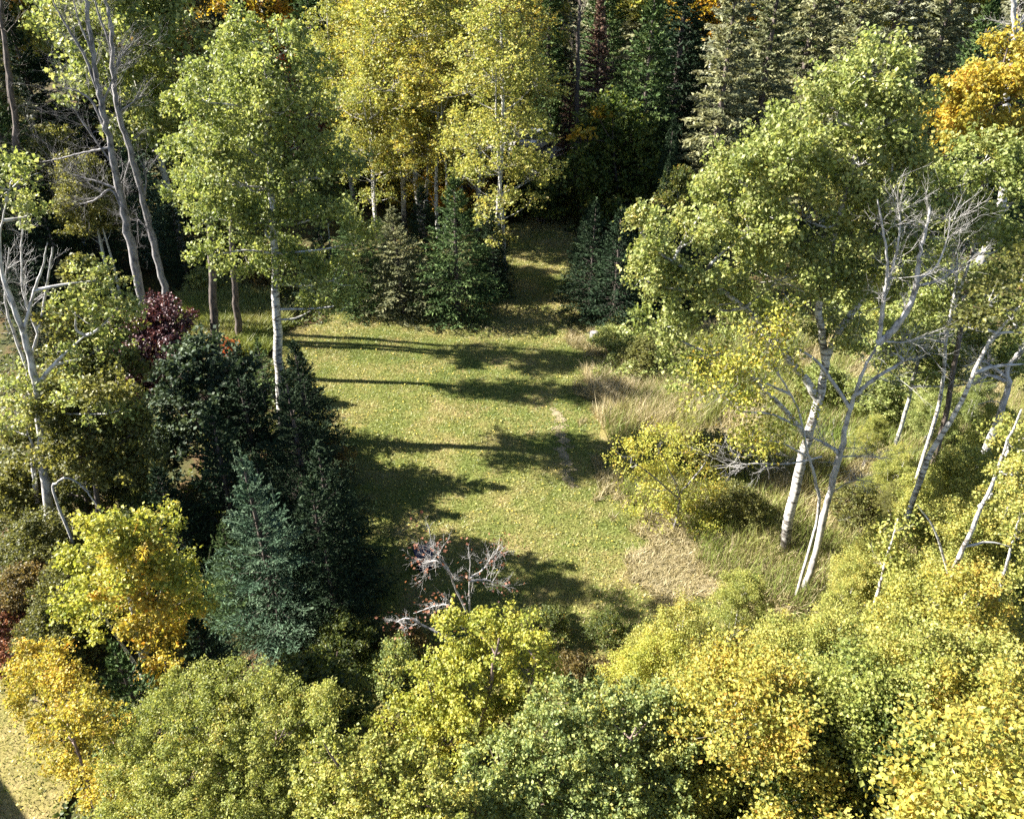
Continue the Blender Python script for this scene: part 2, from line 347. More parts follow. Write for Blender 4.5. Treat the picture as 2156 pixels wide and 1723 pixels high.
# ------------------------------------------------------------------ grass and ground cover (nobody could count them)
def scatter(poly, n, rng, test=None):
    x0, x1 = min(p[0] for p in poly), max(p[0] for p in poly); y0, y1 = min(p[1] for p in poly), max(p[1] for p in poly)
    X = rng.uniform(x0, x1, n * 3); Y = rng.uniform(y0, y1, n * 3); k = inpoly(*wob(X, Y), poly)
    X, Y = X[k][:n], Y[k][:n]
    if test is not None: k = test(X, Y); X, Y = X[k], Y[k]
    return X, Y
def nz(x, y, s, seed=0):
    return (np.sin(x * s + seed) * np.cos(y * s * 1.17 + seed * 2) + np.sin((x + y) * s * .53 + seed) + .6 * np.sin(x * s * 2.3 - y * s * 1.9 + seed)) / 2.6
def blades(name, label, cat_kind, X, Y, h, wd, lean, mat, rng, seed=0, z0=0.07, tone=0.0):
    n = len(X); P = np.stack([X, Y, gz(X, Y) + z0], -1)
    a = rng.uniform(0, math.pi, n); side = np.stack([np.cos(a), np.sin(a), 0 * a], -1) * wd
    hh = h * rng.uniform(0.5, 1.3, n); tip = P + np.stack([rng.normal(size=n) * lean * hh, rng.normal(size=n) * lean * hh, hh], -1)
    V = np.stack([P - side, P + side, tip], 1).reshape(-1, 3); F = np.arange(3 * n).reshape(-1, 3)
    g = Geo(); cl = np.clip(0.5 + 0.38 * nz(X, Y, 0.8, seed) + 0.18 * nz(X, Y, 3.1, seed + 3) + tone, 0, 1)
    g.add(V, F, rng.random(n), np.clip(cl, 0, 1))
    return tag(link(name, g.mesh(name), mat), label, None, kind='stuff')
rng = np.random.default_rng(5)
X, Y = scatter(LAWN, 190000, rng, lambda x, y: ~in_track(x, y) | (rng.random(len(x)) < .35))
blades('lawn_grass', 'short mown grass covering the clearing', None, X, Y, 0.055, 0.016, 0.7, 'grass_blade', rng, tone=0.10 + 0.35 * np.clip((Y - 29) / 3, 0, 1) + 0.30 * np.clip((19 - Y) / 5, 0, 1) * np.clip((X + 2) / 4, 0, 1))
X, Y = scatter(YARD, 34000, rng, lambda x, y: x > -17)
blades('yard_grass', 'short grass in the lower left corner', None, X, Y, 0.06, 0.012, 0.6, 'grass_blade', rng, 7, tone=.22)
X, Y = scatter(DRY, 75000, rng, lambda x, y: nz(x, y, 1.1, 4) > -0.75)
blades('tall_grass', 'tall dry straw coloured grass at the right edge of the lawn', None, X, Y, 0.40, 0.012, 0.5, 'straw', rng, 2)
X, Y = scatter(DRY, 70000, rng, lambda x, y: nz(x, y, 0.9, 9) > -0.35)
blades('green_tall_grass', 'tall green grass mixed with the straw', None, X, Y, 0.6, 0.013, 0.4, 'grass_blade', rng, 2, tone=.15)
tuft = gpoly([(1240, 770), (1420, 740), (1470, 860), (1420, 910), (1280, 900), (1240, 850)])
X, Y = scatter(tuft, 15000, rng, lambda x, y: nz(x, y, 3.0, 5) > -.35); blades('straw_tussock', 'dense bank of beige plumed grass beside the lawn', None, X, Y, 0.55, 0.010, 0.55, 'straw', rng, 2, tone=0.25)
X, Y = scatter(gpoly([(1330, 1100), (1420, 1060), (1600, 1060), (1720, 1160), (1740, 1270), (1560, 1290), (1420, 1260), (1320, 1200)]), 30000, rng)
blades('trampled_straw', 'trampled pale straw under the white birch', None, X, Y, 0.16, 0.012, 1.1, 'straw', rng, 2, tone=0.3)
EDGE = gpoly([(1190, 700), (1262, 690), (1330, 800), (1320, 1000), (1500, 1200), (1680, 1290), (1560, 1330), (1380, 1200), (1240, 1040), (1215, 880)])
X, Y = scatter(EDGE, 26000, rng, lambda x, y: nz(x, y, 2.2, 6) + 0.5 * nz(x, y, 5., 2) > 0.1)
blades('ragged_grass', 'ragged taller grass where the lawn meets the meadow', None, X, Y, 0.22, 0.012, 0.8, 'straw', rng, 5, tone=-.1)
X, Y = scatter(LAWN, 9000, rng, lambda x, y: nz(x, y, 1.3, 3) + .6 * nz(x, y, 4., 8) > 0.35)
blades('lawn_tufts', 'coarser tufts standing in the mown grass', None, X, Y, 0.12, 0.016, 0.8, 'grass_blade', rng, 9, tone=-.1)
# fallen leaves
X, Y = scatter(LAWN, 4200, rng, lambda x, y: nz(x, y, 0.6, 1) > -0.8)
g = Geo(); P = np.stack([X, Y, gz(X, Y) + 0.125], -1); leaves(g, rng, P, 0.05, rng.random(len(X)), up=1.6)
tag(link('fallen_leaves', g.mesh('fallen_leaves'), 'fallen_leaf'), 'fallen yellow leaves scattered on the lawn', None, kind='stuff')
X, Y = scatter(YARD, 1500, rng, lambda x, y: x > -17)
g = Geo(); P = np.stack([X, Y, gz(X, Y) + 0.13], -1); leaves(g, rng, P, 0.055, rng.random(len(X)), up=1.6)
tag(link('fallen_yard_leaves', g.mesh('fallen_yard_leaves'), 'fallen_leaf'), 'fallen leaves on the yard grass', None, kind='stuff')
# low leafy ground cover under the woods
def cover(name, label, box, n, size, h, mat, rng, seed, excl=True, thr=-0.3):
    X = rng.uniform(box[0], box[1], n); Y = rng.uniform(box[2], box[3], n)
    k = nz(X, Y, 0.9, seed) > thr
    if excl: k &= ~(inpoly(*wob(X, Y), LAWN) | inpoly(*wob(X, Y), YARD)) & (np.abs(Y - np.interp(X, RX, RY)) > 2.6)
    X, Y = X[k], Y[k]; top_ = h * (0.45 + 0.55 * np.clip(nz(X, Y, 2.2, seed + 1), -.6, 1))
    P = np.stack([X, Y, gz(X, Y) + 0.06 + rng.random(len(X)) * np.maximum(top_, .05)], -1)
    g = Geo(); leaves(g, rng, P, size, np.clip(.5 + .5 * nz(X, Y, 1.4, seed + 5), 0, 1), up=0.8)
    return tag(link(name, g.mesh(name), mat), label, None, kind='stuff')
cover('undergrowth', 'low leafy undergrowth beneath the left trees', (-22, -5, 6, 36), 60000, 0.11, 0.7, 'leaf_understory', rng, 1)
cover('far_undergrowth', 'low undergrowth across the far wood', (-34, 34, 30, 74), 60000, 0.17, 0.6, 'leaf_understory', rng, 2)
cover('right_undergrowth', 'low undergrowth darkened for shade beneath the right birches', (1.5, 14, 3, 14.5), 34000, 0.085, 0.6, 'leaf_understory', rng, 3, thr=-0.1)  # dark leaf colours stand in for shade in the thicket gaps
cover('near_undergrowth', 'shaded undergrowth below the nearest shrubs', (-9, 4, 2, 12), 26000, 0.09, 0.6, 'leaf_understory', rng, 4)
X, Y = scatter(gpoly([(400, 600), (560, 610), (600, 680), (560, 760), (430, 740), (390, 660)]), 22000, rng)
blades('bracken_patch', 'pale green and straw bracken lit behind the left trunks', None, X, Y, 0.5, 0.03, 0.7, 'grass_blade', rng, 3, tone=0.25)
cover('sedge_patch', 'green ferny weeds around the stump', (3.2, 7.0, 26.5, 33), 16000, 0.10, 1.0, 'leaf_aspen', rng, 8, thr=-0.6)

# ------------------------------------------------------------------ broadleaved trees shaped lobe by lobe
def hero(name, label, cat, Y, trunks, crowns, mat_bark, size=0.09, cov=1.5, seed=1, limb_r=0.045, clump=0.33, aspect=0.8, hollow=0.35, group=None, depthf=0.9, drop=0.0):
    """trunks: list of (radius, [(px, py, dY)...] from the ground up); crowns: list of (material, [(px, py, rx, ry, dY)...])"""
    rng = np.random.default_rng(seed)
    b = trunks[0][1][0]; base, _ = pt(b[0], b[1], Y + (b[2] if len(b) > 2 else 0))
    root = empty(name, (base[0], base[1], 0), label, cat, group); O = np.array([base[0], base[1], 0.0])
    lines = []
    for k, (r, line) in enumerate(trunks):
        P = [pt(q[0], q[1], Y + (q[2] if len(q) > 2 else 0))[0] - O for q in line]
        if k == 0 and P[0][2] > 0.05: P.insert(0, np.array([P[0][0] - (P[1][0] - P[0][0]) * .3, P[0][1], -0.1]))
        elif k == 0: P[0][2] = -0.1
        P = smooth_line(P, 4 * len(P)); n = len(P)
        P = P + rng.normal(size=P.shape) * r * 0.12
        tg = Geo(); R = r * (1 - 0.8 * np.linspace(0, 1, n) ** 1.2)
        if k == 0: R[0] *= 1.45; R[1] *= 1.12
        tube(tg, P, R, 9); link('trunk' if k == 0 else 'limb', tg.mesh(name + '_trunk', True), mat_bark, root); lines.append(P)
    allp = np.concatenate(lines)
    for mat, lobes in crowns:
        cg = Geo(); bgm = Geo()
        for lb in lobes:
            px, py, rx, ry = lb[:4]; dY = lb[4] if len(lb) > 4 else rng.uniform(-.6, .6)
            c, d = pt(px, py, Y + dY); c = c - O; sc = d / FPX
            r = np.array([rx * sc, max(rx, ry) * sc * depthf, ry * sc]) * 1.1
            q = allp[np.argmin(np.linalg.norm((allp - c) * [1, 1, 1.3], axis=1) + (allp[:, 2] > c[2]) * 1.0)]
            mid = (q + c) / 2 + np.array([0, 0, -0.12 * r[2]]) + rng.normal(size=3) * .08
            tube(bgm, smooth_line([q, mid, c], 6), np.linspace(limb_r, limb_r * .4, 7), 5)
            lobe_leaves(cg, rng, c, r, size, cov, clump=clump, aspect=aspect, twigs=bgm, from_pt=c, bark_r=limb_r * .35, tone=rng.uniform(-.12, .12), hollow=hollow, drop=drop)
        link('crown', cg.mesh(name + '_crown'), mat, root)
        tag(link('branches', bgm.mesh(name + '_branches', True), mat_bark, root), None, None, kind='stuff')
    return root

hero('aspen_tree', 'tall light green aspen on the right with a forked white trunk and yellowing lower boughs', 'tree', 16.7,
     [(0.16, [(1652, 1165), (1668, 1060), (1695, 940), (1722, 840), (1738, 760), (1722, 640), (1755, 500), (1795, 350), (1825, 200)]),
      (0.11, [(1722, 840), (1690, 790), (1640, 730, -.4), (1560, 640, -.7), (1450, 570, -.8), (1370, 520, -.8)]),
      (0.10, [(1738, 760), (1770, 690), (1830, 600), (1860, 480), (1880, 330)]),
      (0.08, [(1700, 920), (1650, 860, -.3), (1580, 790, -.8), (1530, 750, -1)])],
     [('leaf_aspen', [(1825, 165, 72, 62), (1765, 235, 85, 70), (1880, 255, 62, 70), (1660, 335, 90, 72), (1810, 350, 110, 90), (1560, 385, 80, 62), (1905, 360, 40, 60),
                      (1500, 425, 45, 45), (1690, 460, 125, 90), (1580, 490, 75, 70), (1850, 480, 85, 80), (1640, 590, 110, 75), (1900, 560, 60, 60), (1760, 600, 80, 55),
                      (1455, 510, 55, 50, -.8), (1350, 490, 42, 45, -.9), (1355, 590, 42, 60, -.9), (1430, 610, 70, 55, -.8), (1510, 640, 75, 55, -.8), (1390, 690, 55, 40, -1),
                      (1440, 775, 55, 45, -1), (1590, 690, 70, 45), (1760, 715, 50, 50)])],
     'bark_birch', size=0.085, cov=1.3, seed=11, clump=0.36, hollow=.45)
hero('aspen_tree', 'tall slender green aspen with a pale trunk at the left edge of the lawn', 'tree', 22.9,
     [(0.20, [(597, 915), (590, 800), (582, 680), (578, 560), (572, 400), (560, 250), (555, 90)])],
     [('leaf_aspen', [(527, 75, 45, 38), (492, 135, 55, 42), (600, 110, 45, 40), (560, 165, 60, 45), (655, 150, 38, 32), (432, 215, 42, 36), (510, 225, 65, 50), (600, 235, 65, 50), (665, 240, 38, 40), (440, 300, 45, 40), (525, 315, 75, 50), (620, 310, 60, 50),
                      (425, 385, 45, 42), (520, 390, 75, 50), (640, 375, 65, 48), (725, 360, 42, 38), (455, 460, 55, 42), (560, 470, 75, 50), (675, 455, 65, 48), (750, 510, 40, 42), (600, 560, 70, 45), (700, 590, 50, 40), (520, 550, 48, 36), (440, 540, 34, 30), (665, 648, 32, 26), (735, 640, 26, 24)])],
     'bark_birch', size=0.10, cov=1.0, seed=12, clump=0.42, hollow=.45)
hero('aspen_tree', 'golden orange aspen at the upper right edge', 'tree', 19.5,
     [(0.09, [(1985, 900), (2020, 700), (2060, 450), (2090, 250), (2120, 100)])],
     [('leaf_aspen_gold', [(2120, 110, 45, 45), (2060, 200, 75, 55), (2130, 210, 60, 60), (1990, 270, 55, 50), (2080, 290, 70, 50), (1960, 330, 35, 35), (2150, 310, 50, 60)])],
     'bark_conifer', size=0.095, cov=1.4, seed=13)
hero('aspen_tree', 'yellow green aspen with forked white limbs at the right edge', 'tree', 17.6,
     [(0.055, [(1975, 860), (1995, 700), (2050, 520), (2075, 440), (2080, 380)]), (0.08, [(2055, 510), (2100, 455), (2150, 410)]), (0.05, [(1990, 700), (2010, 620), (2015, 520), (2010, 420)])],
     [('leaf_aspen', [(2060, 350, 75, 50), (2140, 400, 55, 60), (1990, 400, 55, 50), (2020, 490, 75, 60), (2110, 520, 65, 50), (1960, 560, 45, 50), (2040, 590, 60, 40), (2140, 600, 50, 50), (1975, 660, 60, 45), (1900, 700, 60, 40)])],
     'bark_birch', size=0.09, cov=1.1, seed=14)
hero('aspen_tree', 'darker green aspen behind the top of the bare white birch', 'tree', 20.5,
     [(0.07, [(1905, 870), (1940, 730), (1960, 640), (1950, 560)]), (0.06, [(1940, 730), (1870, 660), (1810, 620)])],
     [('leaf_aspen', [(1790, 640, 60, 50), (1890, 590, 70, 60), (1880, 670, 80, 55), (1980, 640, 60, 50), (2000, 720, 75, 45), (1840, 740, 65, 40), (1930, 780, 80, 45), (2080, 760, 60, 45), (2120, 680, 50, 50), (2140, 790, 50, 40), (1780, 560, 60, 45)])],
     'bark_aspen', size=0.10, cov=1.3, seed=28, clump=.34)
hero('birch_tree', 'leaning white birch with thin yellowish crown at the right edge', 'tree', 14.8,
     [(0.075, [(1935, 1015), (1960, 950), (2010, 870), (2050, 785), (2082, 720), (2150, 640), (2230, 540)]), (0.06, [(2050, 785), (2100, 770), (2170, 765)]), (0.05, [(2082, 720), (2110, 700), (2170, 700)])],
     [('leaf_olive', [(2080, 640, 55, 45), (2140, 690, 40, 40), (2150, 590, 50, 50), (2040, 690, 30, 30)])],
     'bark_birch', size=0.08, cov=0.6, seed=15)
hero('birch_tree', 'young leaning white birch low on the right among yellow leaves', 'tree', 11.8,
     [(0.075, [(1952, 1345), (1990, 1240), (2020, 1170), (2065, 1070), (2110, 960), (2150, 860)]), (0.03, [(2030, 1150), (2080, 1140), (2130, 1150)]), (0.03, [(2000, 1220), (1970, 1120), (1930, 1060)])],
     [('leaf_birch_green', [(2120, 930, 40, 40), (2090, 1040, 25, 25), (2130, 1000, 40, 35)])],
     'bark_birch', size=0.06, cov=0.7, seed=16)
hero('aspen_tree', 'half bare pale grey aspen with clumps of green leaves at the left edge', 'tree', 16.5,
     [(0.14, [(110, 1130), (95, 1010), (85, 900), (75, 800), (55, 720), (35, 660), (10, 590), (0, 540)]), (0.06, [(85, 800), (130, 750), (180, 705, .3)]), (0.045, [(50, 700), (70, 620), (90, 560), (100, 510)]),
      (0.05, [(35, 660), (10, 600), (0, 500), (15, 420)]), (0.05, [(95, 1000), (70, 940), (55, 900)])],
     [('leaf_aspen', [(20, 400, 55, 60), (60, 450, 35, 40), (200, 590, 45, 40), (240, 660, 55, 50), (160, 660, 45, 40), (200, 740, 70, 50), (60, 830, 60, 50), (180, 830, 60, 45), (230, 870, 45, 40), (20, 900, 50, 40), (120, 920, 45, 30)])],
     'bark_bleached', size=0.09, cov=0.75, seed=17, clump=0.28)
hero('cherry_tree', 'olive green leafy tree in half shade between the grey aspen and the burgundy maple', 'tree', 17.4,
     [(0.12, [(180, 1120), (185, 900), (195, 700), (195, 600)]), (0.05, [(185, 880), (240, 780), (250, 700)])],
     [('leaf_olive', [(190, 600, 42, 45), (235, 690, 50, 55), (150, 700, 45, 50), (240, 790, 60, 60), (120, 820, 50, 45), (190, 870, 75, 55), (90, 940, 55, 50), (250, 920, 60, 50), (170, 980, 75, 50), (60, 1030, 60, 50), (240, 1020, 65, 45)])],
     'bark_conifer', size=0.10, cov=1.5, seed=29, clump=.3)
for yy, trunk, lobes, lab, sd in ((27.6, [(460, 790), (452, 690), (448, 580), (440, 470), (430, 380), (424, 300), (420, 180)], [(425, 170, 45, 45), (400, 240, 45, 45), (460, 260, 45, 50), (395, 330, 45, 45), (455, 360, 50, 50), (415, 420, 50, 45), (480, 440, 40, 40)], 'dark trunked aspen in front of the lit bracken, left behind the slender aspen', 44),
                                  (30.4, [(506, 716), (500, 660), (494, 600), (488, 500), (490, 380), (500, 260), (510, 150)], [(510, 150, 45, 45), (480, 220, 50, 45), (550, 230, 50, 50), (500, 310, 60, 50), (560, 330, 45, 45), (470, 390, 45, 45), (540, 420, 55, 45)], 'dark trunked aspen just left behind the slender aspen trunk', 45)):
    hero('aspen_tree', lab, 'tree', yy, [(0.18, trunk)], [('leaf_aspen', lobes)], 'bark_conifer', size=0.11, cov=1.0, seed=sd, clump=.38)
hero('cherry_tree', 'olive leafed bushy tree behind the orange maple at the left', 'tree', 16.2,
     [(0.10, [(215, 1180), (205, 1050), (190, 900), (185, 820)])],
     [('leaf_olive', [(170, 800, 50, 45), (235, 830, 50, 45), (120, 880, 50, 45), (195, 900, 65, 50), (280, 910, 50, 50), (150, 970, 60, 50), (240, 990, 60, 50), (310, 1000, 45, 45)])],
     'bark_conifer', size=0.09, cov=1.4, seed=30, clump=.3)
hero('maple_tree', 'dark green broad leaved maple with pale glinting leaves on the left', 'tree', 20.0,
     [(0.13, [(470, 1040), (450, 900), (440, 800)]), (0.06, [(450, 900), (520, 850), (560, 820)]), (0.06, [(450, 930), (380, 850), (350, 800)])],
     [('leaf_maple', [(435, 745, 45, 40), (480, 780, 50, 45), (380, 790, 55, 45), (440, 840, 90, 60), (360, 870, 50, 50), (510, 860, 60, 50), (430, 930, 100, 60), (530, 940, 50, 50), (340, 950, 50, 50)])],
     'bark_twig', size=0.125, cov=1.3, seed=18, clump=0.3, aspect=0.95)
hero('burgundy_maple', 'low burgundy leaved maple in front of the two dead trunks', 'tree', 26.5,
     [(0.10, [(320, 850), (325, 760), (325, 700)])],
     [('leaf_burgundy', [(290, 690, 42, 35), (350, 665, 42, 35), (325, 720, 75, 50), (280, 770, 60, 60), (370, 760, 50, 50), (310, 820, 80, 50)])],
     'bark_twig', size=0.11, cov=1.4, seed=19)
hero('maple_tree', 'rounded young maple turning orange and yellow, lower left beside the blue spruce', 'tree', 11.0,
     [(0.07, [(300, 1530), (300, 1400), (285, 1300), (250, 1190), (240, 1130)]), (0.05, [(300, 1400), (330, 1300), (345, 1200)]), (0.04, [(300, 1420), (240, 1330), (200, 1260)]), (0.035, [(300, 1400), (315, 1290), (300, 1180)])],
     [('leaf_yellow', [(240, 1125, 55, 45), (320, 1130, 60, 45), (195, 1190, 55, 50), (275, 1200, 80, 60), (370, 1200, 50, 55), (170, 1270, 45, 45), (230, 1290, 60, 50), (400, 1270, 40, 45)]),
      ('leaf_gold', [(290, 1180, 60, 50, -.6), (320, 1270, 75, 60, -.5), (380, 1310, 45, 45), (250, 1250, 40, 40, -.9), (330, 1360, 50, 45), (345, 1430, 45, 40)])],
     'bark_birch', size=0.072, cov=1.1, seed=20, clump=0.24, limb_r=0.02)
hero('birch_shrub', 'golden yellow and orange shrub along the lower left lawn strip', 'shrub', 8.6,
     [(0.05, [(200, 1700), (170, 1600), (130, 1480)]), (0.035, [(200, 1700), (215, 1600), (230, 1500)])],
     [('leaf_gold', [(90, 1400, 55, 40, 1.2), (75, 1470, 45, 50, 1.), (140, 1460, 55, 50, .6), (120, 1550, 55, 50, .4), (180, 1530, 55, 50), (240, 1560, 35, 40, -.3), (170, 1620, 50, 45), (235, 1650, 50, 50, -.6), (260, 1720, 50, 45, -1)])],
     'bark_twig', size=0.052, cov=1.1, seed=21, clump=0.2, limb_r=0.015)
hero('willow_shrub', 'large round yellow green willow shrub at the bottom left', 'shrub', 7.6,
     [(0.07, [(480, 1760), (470, 1650), (460, 1550)]), (0.05, [(480, 1740), (540, 1640), (600, 1530)]), (0.05, [(470, 1740), (380, 1660), (330, 1600)])],
     [('leaf_willow', [(400, 1470, 65, 45, .8), (480, 1455, 60, 40, .9), (560, 1465, 60, 45, .8), (340, 1540, 70, 55, .5), (450, 1540, 90, 65, .3), (560, 1540, 80, 60, .3), (640, 1500, 50, 45, .5), (690, 1480, 32, 45, .5), (290, 1620, 65, 60, .2),
                       (400, 1640, 95, 70, -.2), (520, 1640, 90, 70, -.2), (620, 1600, 60, 60, 0), (300, 1710, 75, 60, -.5), (430, 1730, 90, 60, -.7), (560, 1730, 80, 60, -.7), (650, 1700, 50, 60, -.4), (250, 1760, 60, 60, -.7)])],
     'bark_twig', size=0.047, cov=1.0, seed=22, clump=0.19, aspect=0.5, limb_r=0.016)
hero('birch_tree', 'bright yellow birch at bottom centre below the bare branched shrub', 'tree', 8.4,
     [(0.07, [(960, 1780), (1000, 1600), (1030, 1450), (1050, 1340)]), (0.04, [(990, 1620), (930, 1520), (900, 1430)]), (0.04, [(1000, 1600), (1100, 1480), (1130, 1390)])],
     [('leaf_yellow', [(975, 1325, 45, 35, .5), (1045, 1335, 50, 40, .4), (1125, 1330, 38, 38, .3), (1010, 1400, 80, 50, .3), (1110, 1410, 60, 50, .2), (930, 1420, 55, 45, .3), (890, 1490, 55, 45, .1), (1000, 1480, 85, 60, 0), (1090, 1500, 60, 50, 0), (830, 1560, 55, 45, 0), (930, 1570, 80, 60, -.3)])],
     'bark_twig', size=0.056, cov=1.1, seed=23, clump=0.2, limb_r=0.018)
hero('birch_tree', 'pale yellow leaved young birch at the bottom edge left of centre', 'tree', 6.7,
     [(0.06, [(800, 1850), (810, 1700), (800, 1600)]), (0.03, [(810, 1720), (720, 1620), (680, 1560)])],
     [('leaf_birch_green', [(700, 1590, 45, 40, .3), (660, 1650, 35, 40, .2), (770, 1620, 65, 50, .1), (860, 1640, 65, 50, 0), (700, 1700, 60, 50, -.2), (800, 1710, 80, 60, -.3), (910, 1700, 70, 60, -.4), (740, 1790, 80, 50, -.6), (880, 1780, 80, 60, -.7)])],
     'bark_twig', size=0.052, cov=1.15, seed=24, clump=0.18, limb_r=0.015)
hero('alder_shrub', 'dense pale green broad leaved shrub at the bottom right of centre', 'shrub', 7.3,
     [(0.06, [(1200, 1850), (1220, 1700), (1240, 1600)]), (0.04, [(1230, 1680), (1300, 1600), (1340, 1530)])],
     [('leaf_pale', [(1180, 1480, 50, 40, .5), (1250, 1480, 55, 35, .6), (1320, 1490, 55, 35, .6), (1390, 1480, 45, 35, .7), (1140, 1550, 65, 50, .2), (1240, 1560, 75, 55, .2), (1340, 1560, 70, 50, .3), (1410, 1570, 50, 45, .3), (1050, 1620, 75, 60, -.1),
                     (1160, 1650, 85, 60, -.2), (1280, 1650, 80, 60, -.2), (1390, 1660, 65, 55, -.1), (1010, 1720, 80, 60, -.5), (1130, 1750, 85, 60, -.7), (1260, 1750, 85, 60, -.7), (1380, 1750, 80, 60, -.6)])],
     'bark_twig', size=0.054, cov=1.1, seed=25, clump=0.17, limb_r=0.016)
hero('aspen_shrub', 'thin yellow leaved shrub with grey twigs where the lawn meets the tall grass', 'shrub', 17.8,
     [(0.05, [(1420, 1110), (1430, 1040), (1400, 970)]), (0.03, [(1430, 1050), (1360, 990), (1310, 960)]), (0.03, [(1430, 1040), (1480, 980), (1500, 940)])],
     [('leaf_yellow', [(1390, 930, 45, 30), (1330, 960, 40, 32), (1450, 950, 40, 32), (1340, 1020, 40, 35), (1410, 1010, 55, 38), (1480, 1020, 35, 35), (1390, 1080, 60, 28), (1480, 1090, 50, 22)])],
     'bark_dead', size=0.062, cov=0.40, seed=26, clump=0.30, limb_r=0.018)
hero('cherry_tree', 'shaded green tree with yellow tinged tips beside the far gap', 'tree', 45,
     [(0.18, [(1310, 480), (1300, 400), (1290, 300)])],
     [('leaf_green', [(1290, 240, 45, 35), (1250, 290, 45, 45), (1330, 290, 50, 45), (1270, 360, 60, 50), (1350, 360, 55, 45), (1210, 370, 40, 40), (1310, 430, 80, 45)]), ('leaf_orange', [(1260, 245, 25, 14, -1.2), (1225, 285, 22, 14, -1.2)])],
     'bark_conifer', size=0.20, cov=1.2, seed=27, clump=0.5)

# ------------------------------------------------------------------ dead and bare trees
def dead_tree(name, label, cat, Y, trunks, mat, seed, twig=(0.9, 2, 26), group=None, extra=None, leafmat=None, nleaf=0, up=0.3, spread=.14):
    rng = np.random.default_rng(seed)
    b = trunks[0][1][0]; base, _ = pt(b[0], b[1], Y + (b[2] if len(b) > 2 else 0))
    root = empty(name, (base[0], base[1], 0), label, cat, group); O = np.array([base[0], base[1], 0.])
    tips = []
    for k, (r, line) in enumerate(trunks):
        P = [pt(q[0], q[1], Y + (q[2] if len(q) > 2 else 0))[0] - O for q in line]
        if k == 0 and P[0][2] > 0.05: P.insert(0, np.array([P[0][0], P[0][1], -0.1]))
        elif k == 0: P[0][2] = -0.1
        P = smooth_line(P, 5 * len(P)); n = len(P); P = P + rng.normal(size=P.shape) * r * 0.14
        g = Geo(); R = r * (1 - 0.78 * np.linspace(0, 1, n)) * (1 + .08 * rng.normal(size=n))
        if k == 0: R[0] *= 1.4
        tube(g, P, R, 9 if r > .05 else 6)
        nt_ = int(twig[2] * (1 if k else 0.55)); tw = Geo()
        for _ in range(nt_):
            i = int(rng.uniform(0.25 if k else 0.4, 1.0) * (n - 2)); d = P[i + 1] - P[i]
            nd = unit(unit(d) + rng.normal(size=3) * 0.75 + np.array([0, 0, up]))
            L = twig[0] * rng.uniform(.4, 1.2)
            twigs_rec(tw, rng, P[i], nd, L, min(.02, max(0.005, R[i] * 0.22)), twig[1], up=up * .5, spread=.55); tips.append(P[i] + nd * L)
        link('trunk' if k == 0 else 'limb', g.mesh(name + '_trunk', True), mat, root)
        tag(link('twigs', tw.mesh(name + '_twigs', True), mat, root), None, None, kind='stuff')
    if nleaf:
        g = Geo(); tp = np.array(tips)[rng.integers(0, len(tips), nleaf)] + rng.normal(size=(nleaf, 3)) * spread
        leaves(g, rng, tp, 0.075, rng.random(nleaf)); tag(link('leaves', g.mesh(name + '_leaves'), leafmat, root), None, None, kind='stuff')
    return root
dead_tree('dead_tree', 'tall dead grey tree with forked top, left one of the two beside the burgundy maple', 'dead tree', 31.3,
          [(0.20, [(326, 712), (305, 655), (279, 527), (255, 413), (230, 299), (215, 220), (204, 167), (189, 53), (176, -20), (168, -80)]),
           (0.07, [(215, 220), (180, 120), (150, 70), (120, 20), (105, -20)]), (0.05, [(240, 350), (205, 300), (170, 250), (150, 220)]), (0.055, [(252, 400), (215, 385), (180, 375), (150, 365)]),
           (0.07, [(262, 450), (235, 400), (200, 420), (170, 430)]), (0.06, [(225, 280), (195, 215), (160, 190), (140, 185)]), (0.06, [(204, 167), (190, 100), (165, 40), (150, -30)]), (0.05, [(232, 310), (180, 320), (120, 335), (90, 340)]), (0.05, [(215, 220), (240, 160), (250, 120)])], 'bark_dead', 31, twig=(1.7, 2, 12))
dead_tree('dead_tree', 'tall dead grey tree, right one of the two beside the burgundy maple', 'dead tree', 31.8,
          [(0.19, [(368, 690), (354, 637), (327, 527), (303, 422), (277, 325), (250, 237), (239, 167), (235, 70), (224, 0), (218, -60)]),
           (0.06, [(303, 422), (308, 370), (292, 330)]), (0.06, [(239, 167), (255, 120), (280, 90)]), (0.065, [(245, 200), (232, 100), (205, 20), (190, -40)]), (0.04, [(320, 500), (300, 470), (290, 465), (292, 510)]), (0.05, [(277, 325), (262, 380), (265, 420)]), (0.05, [(250, 237), (280, 215), (300, 200)])], 'bark_dead', 32, twig=(1.4, 2, 10))
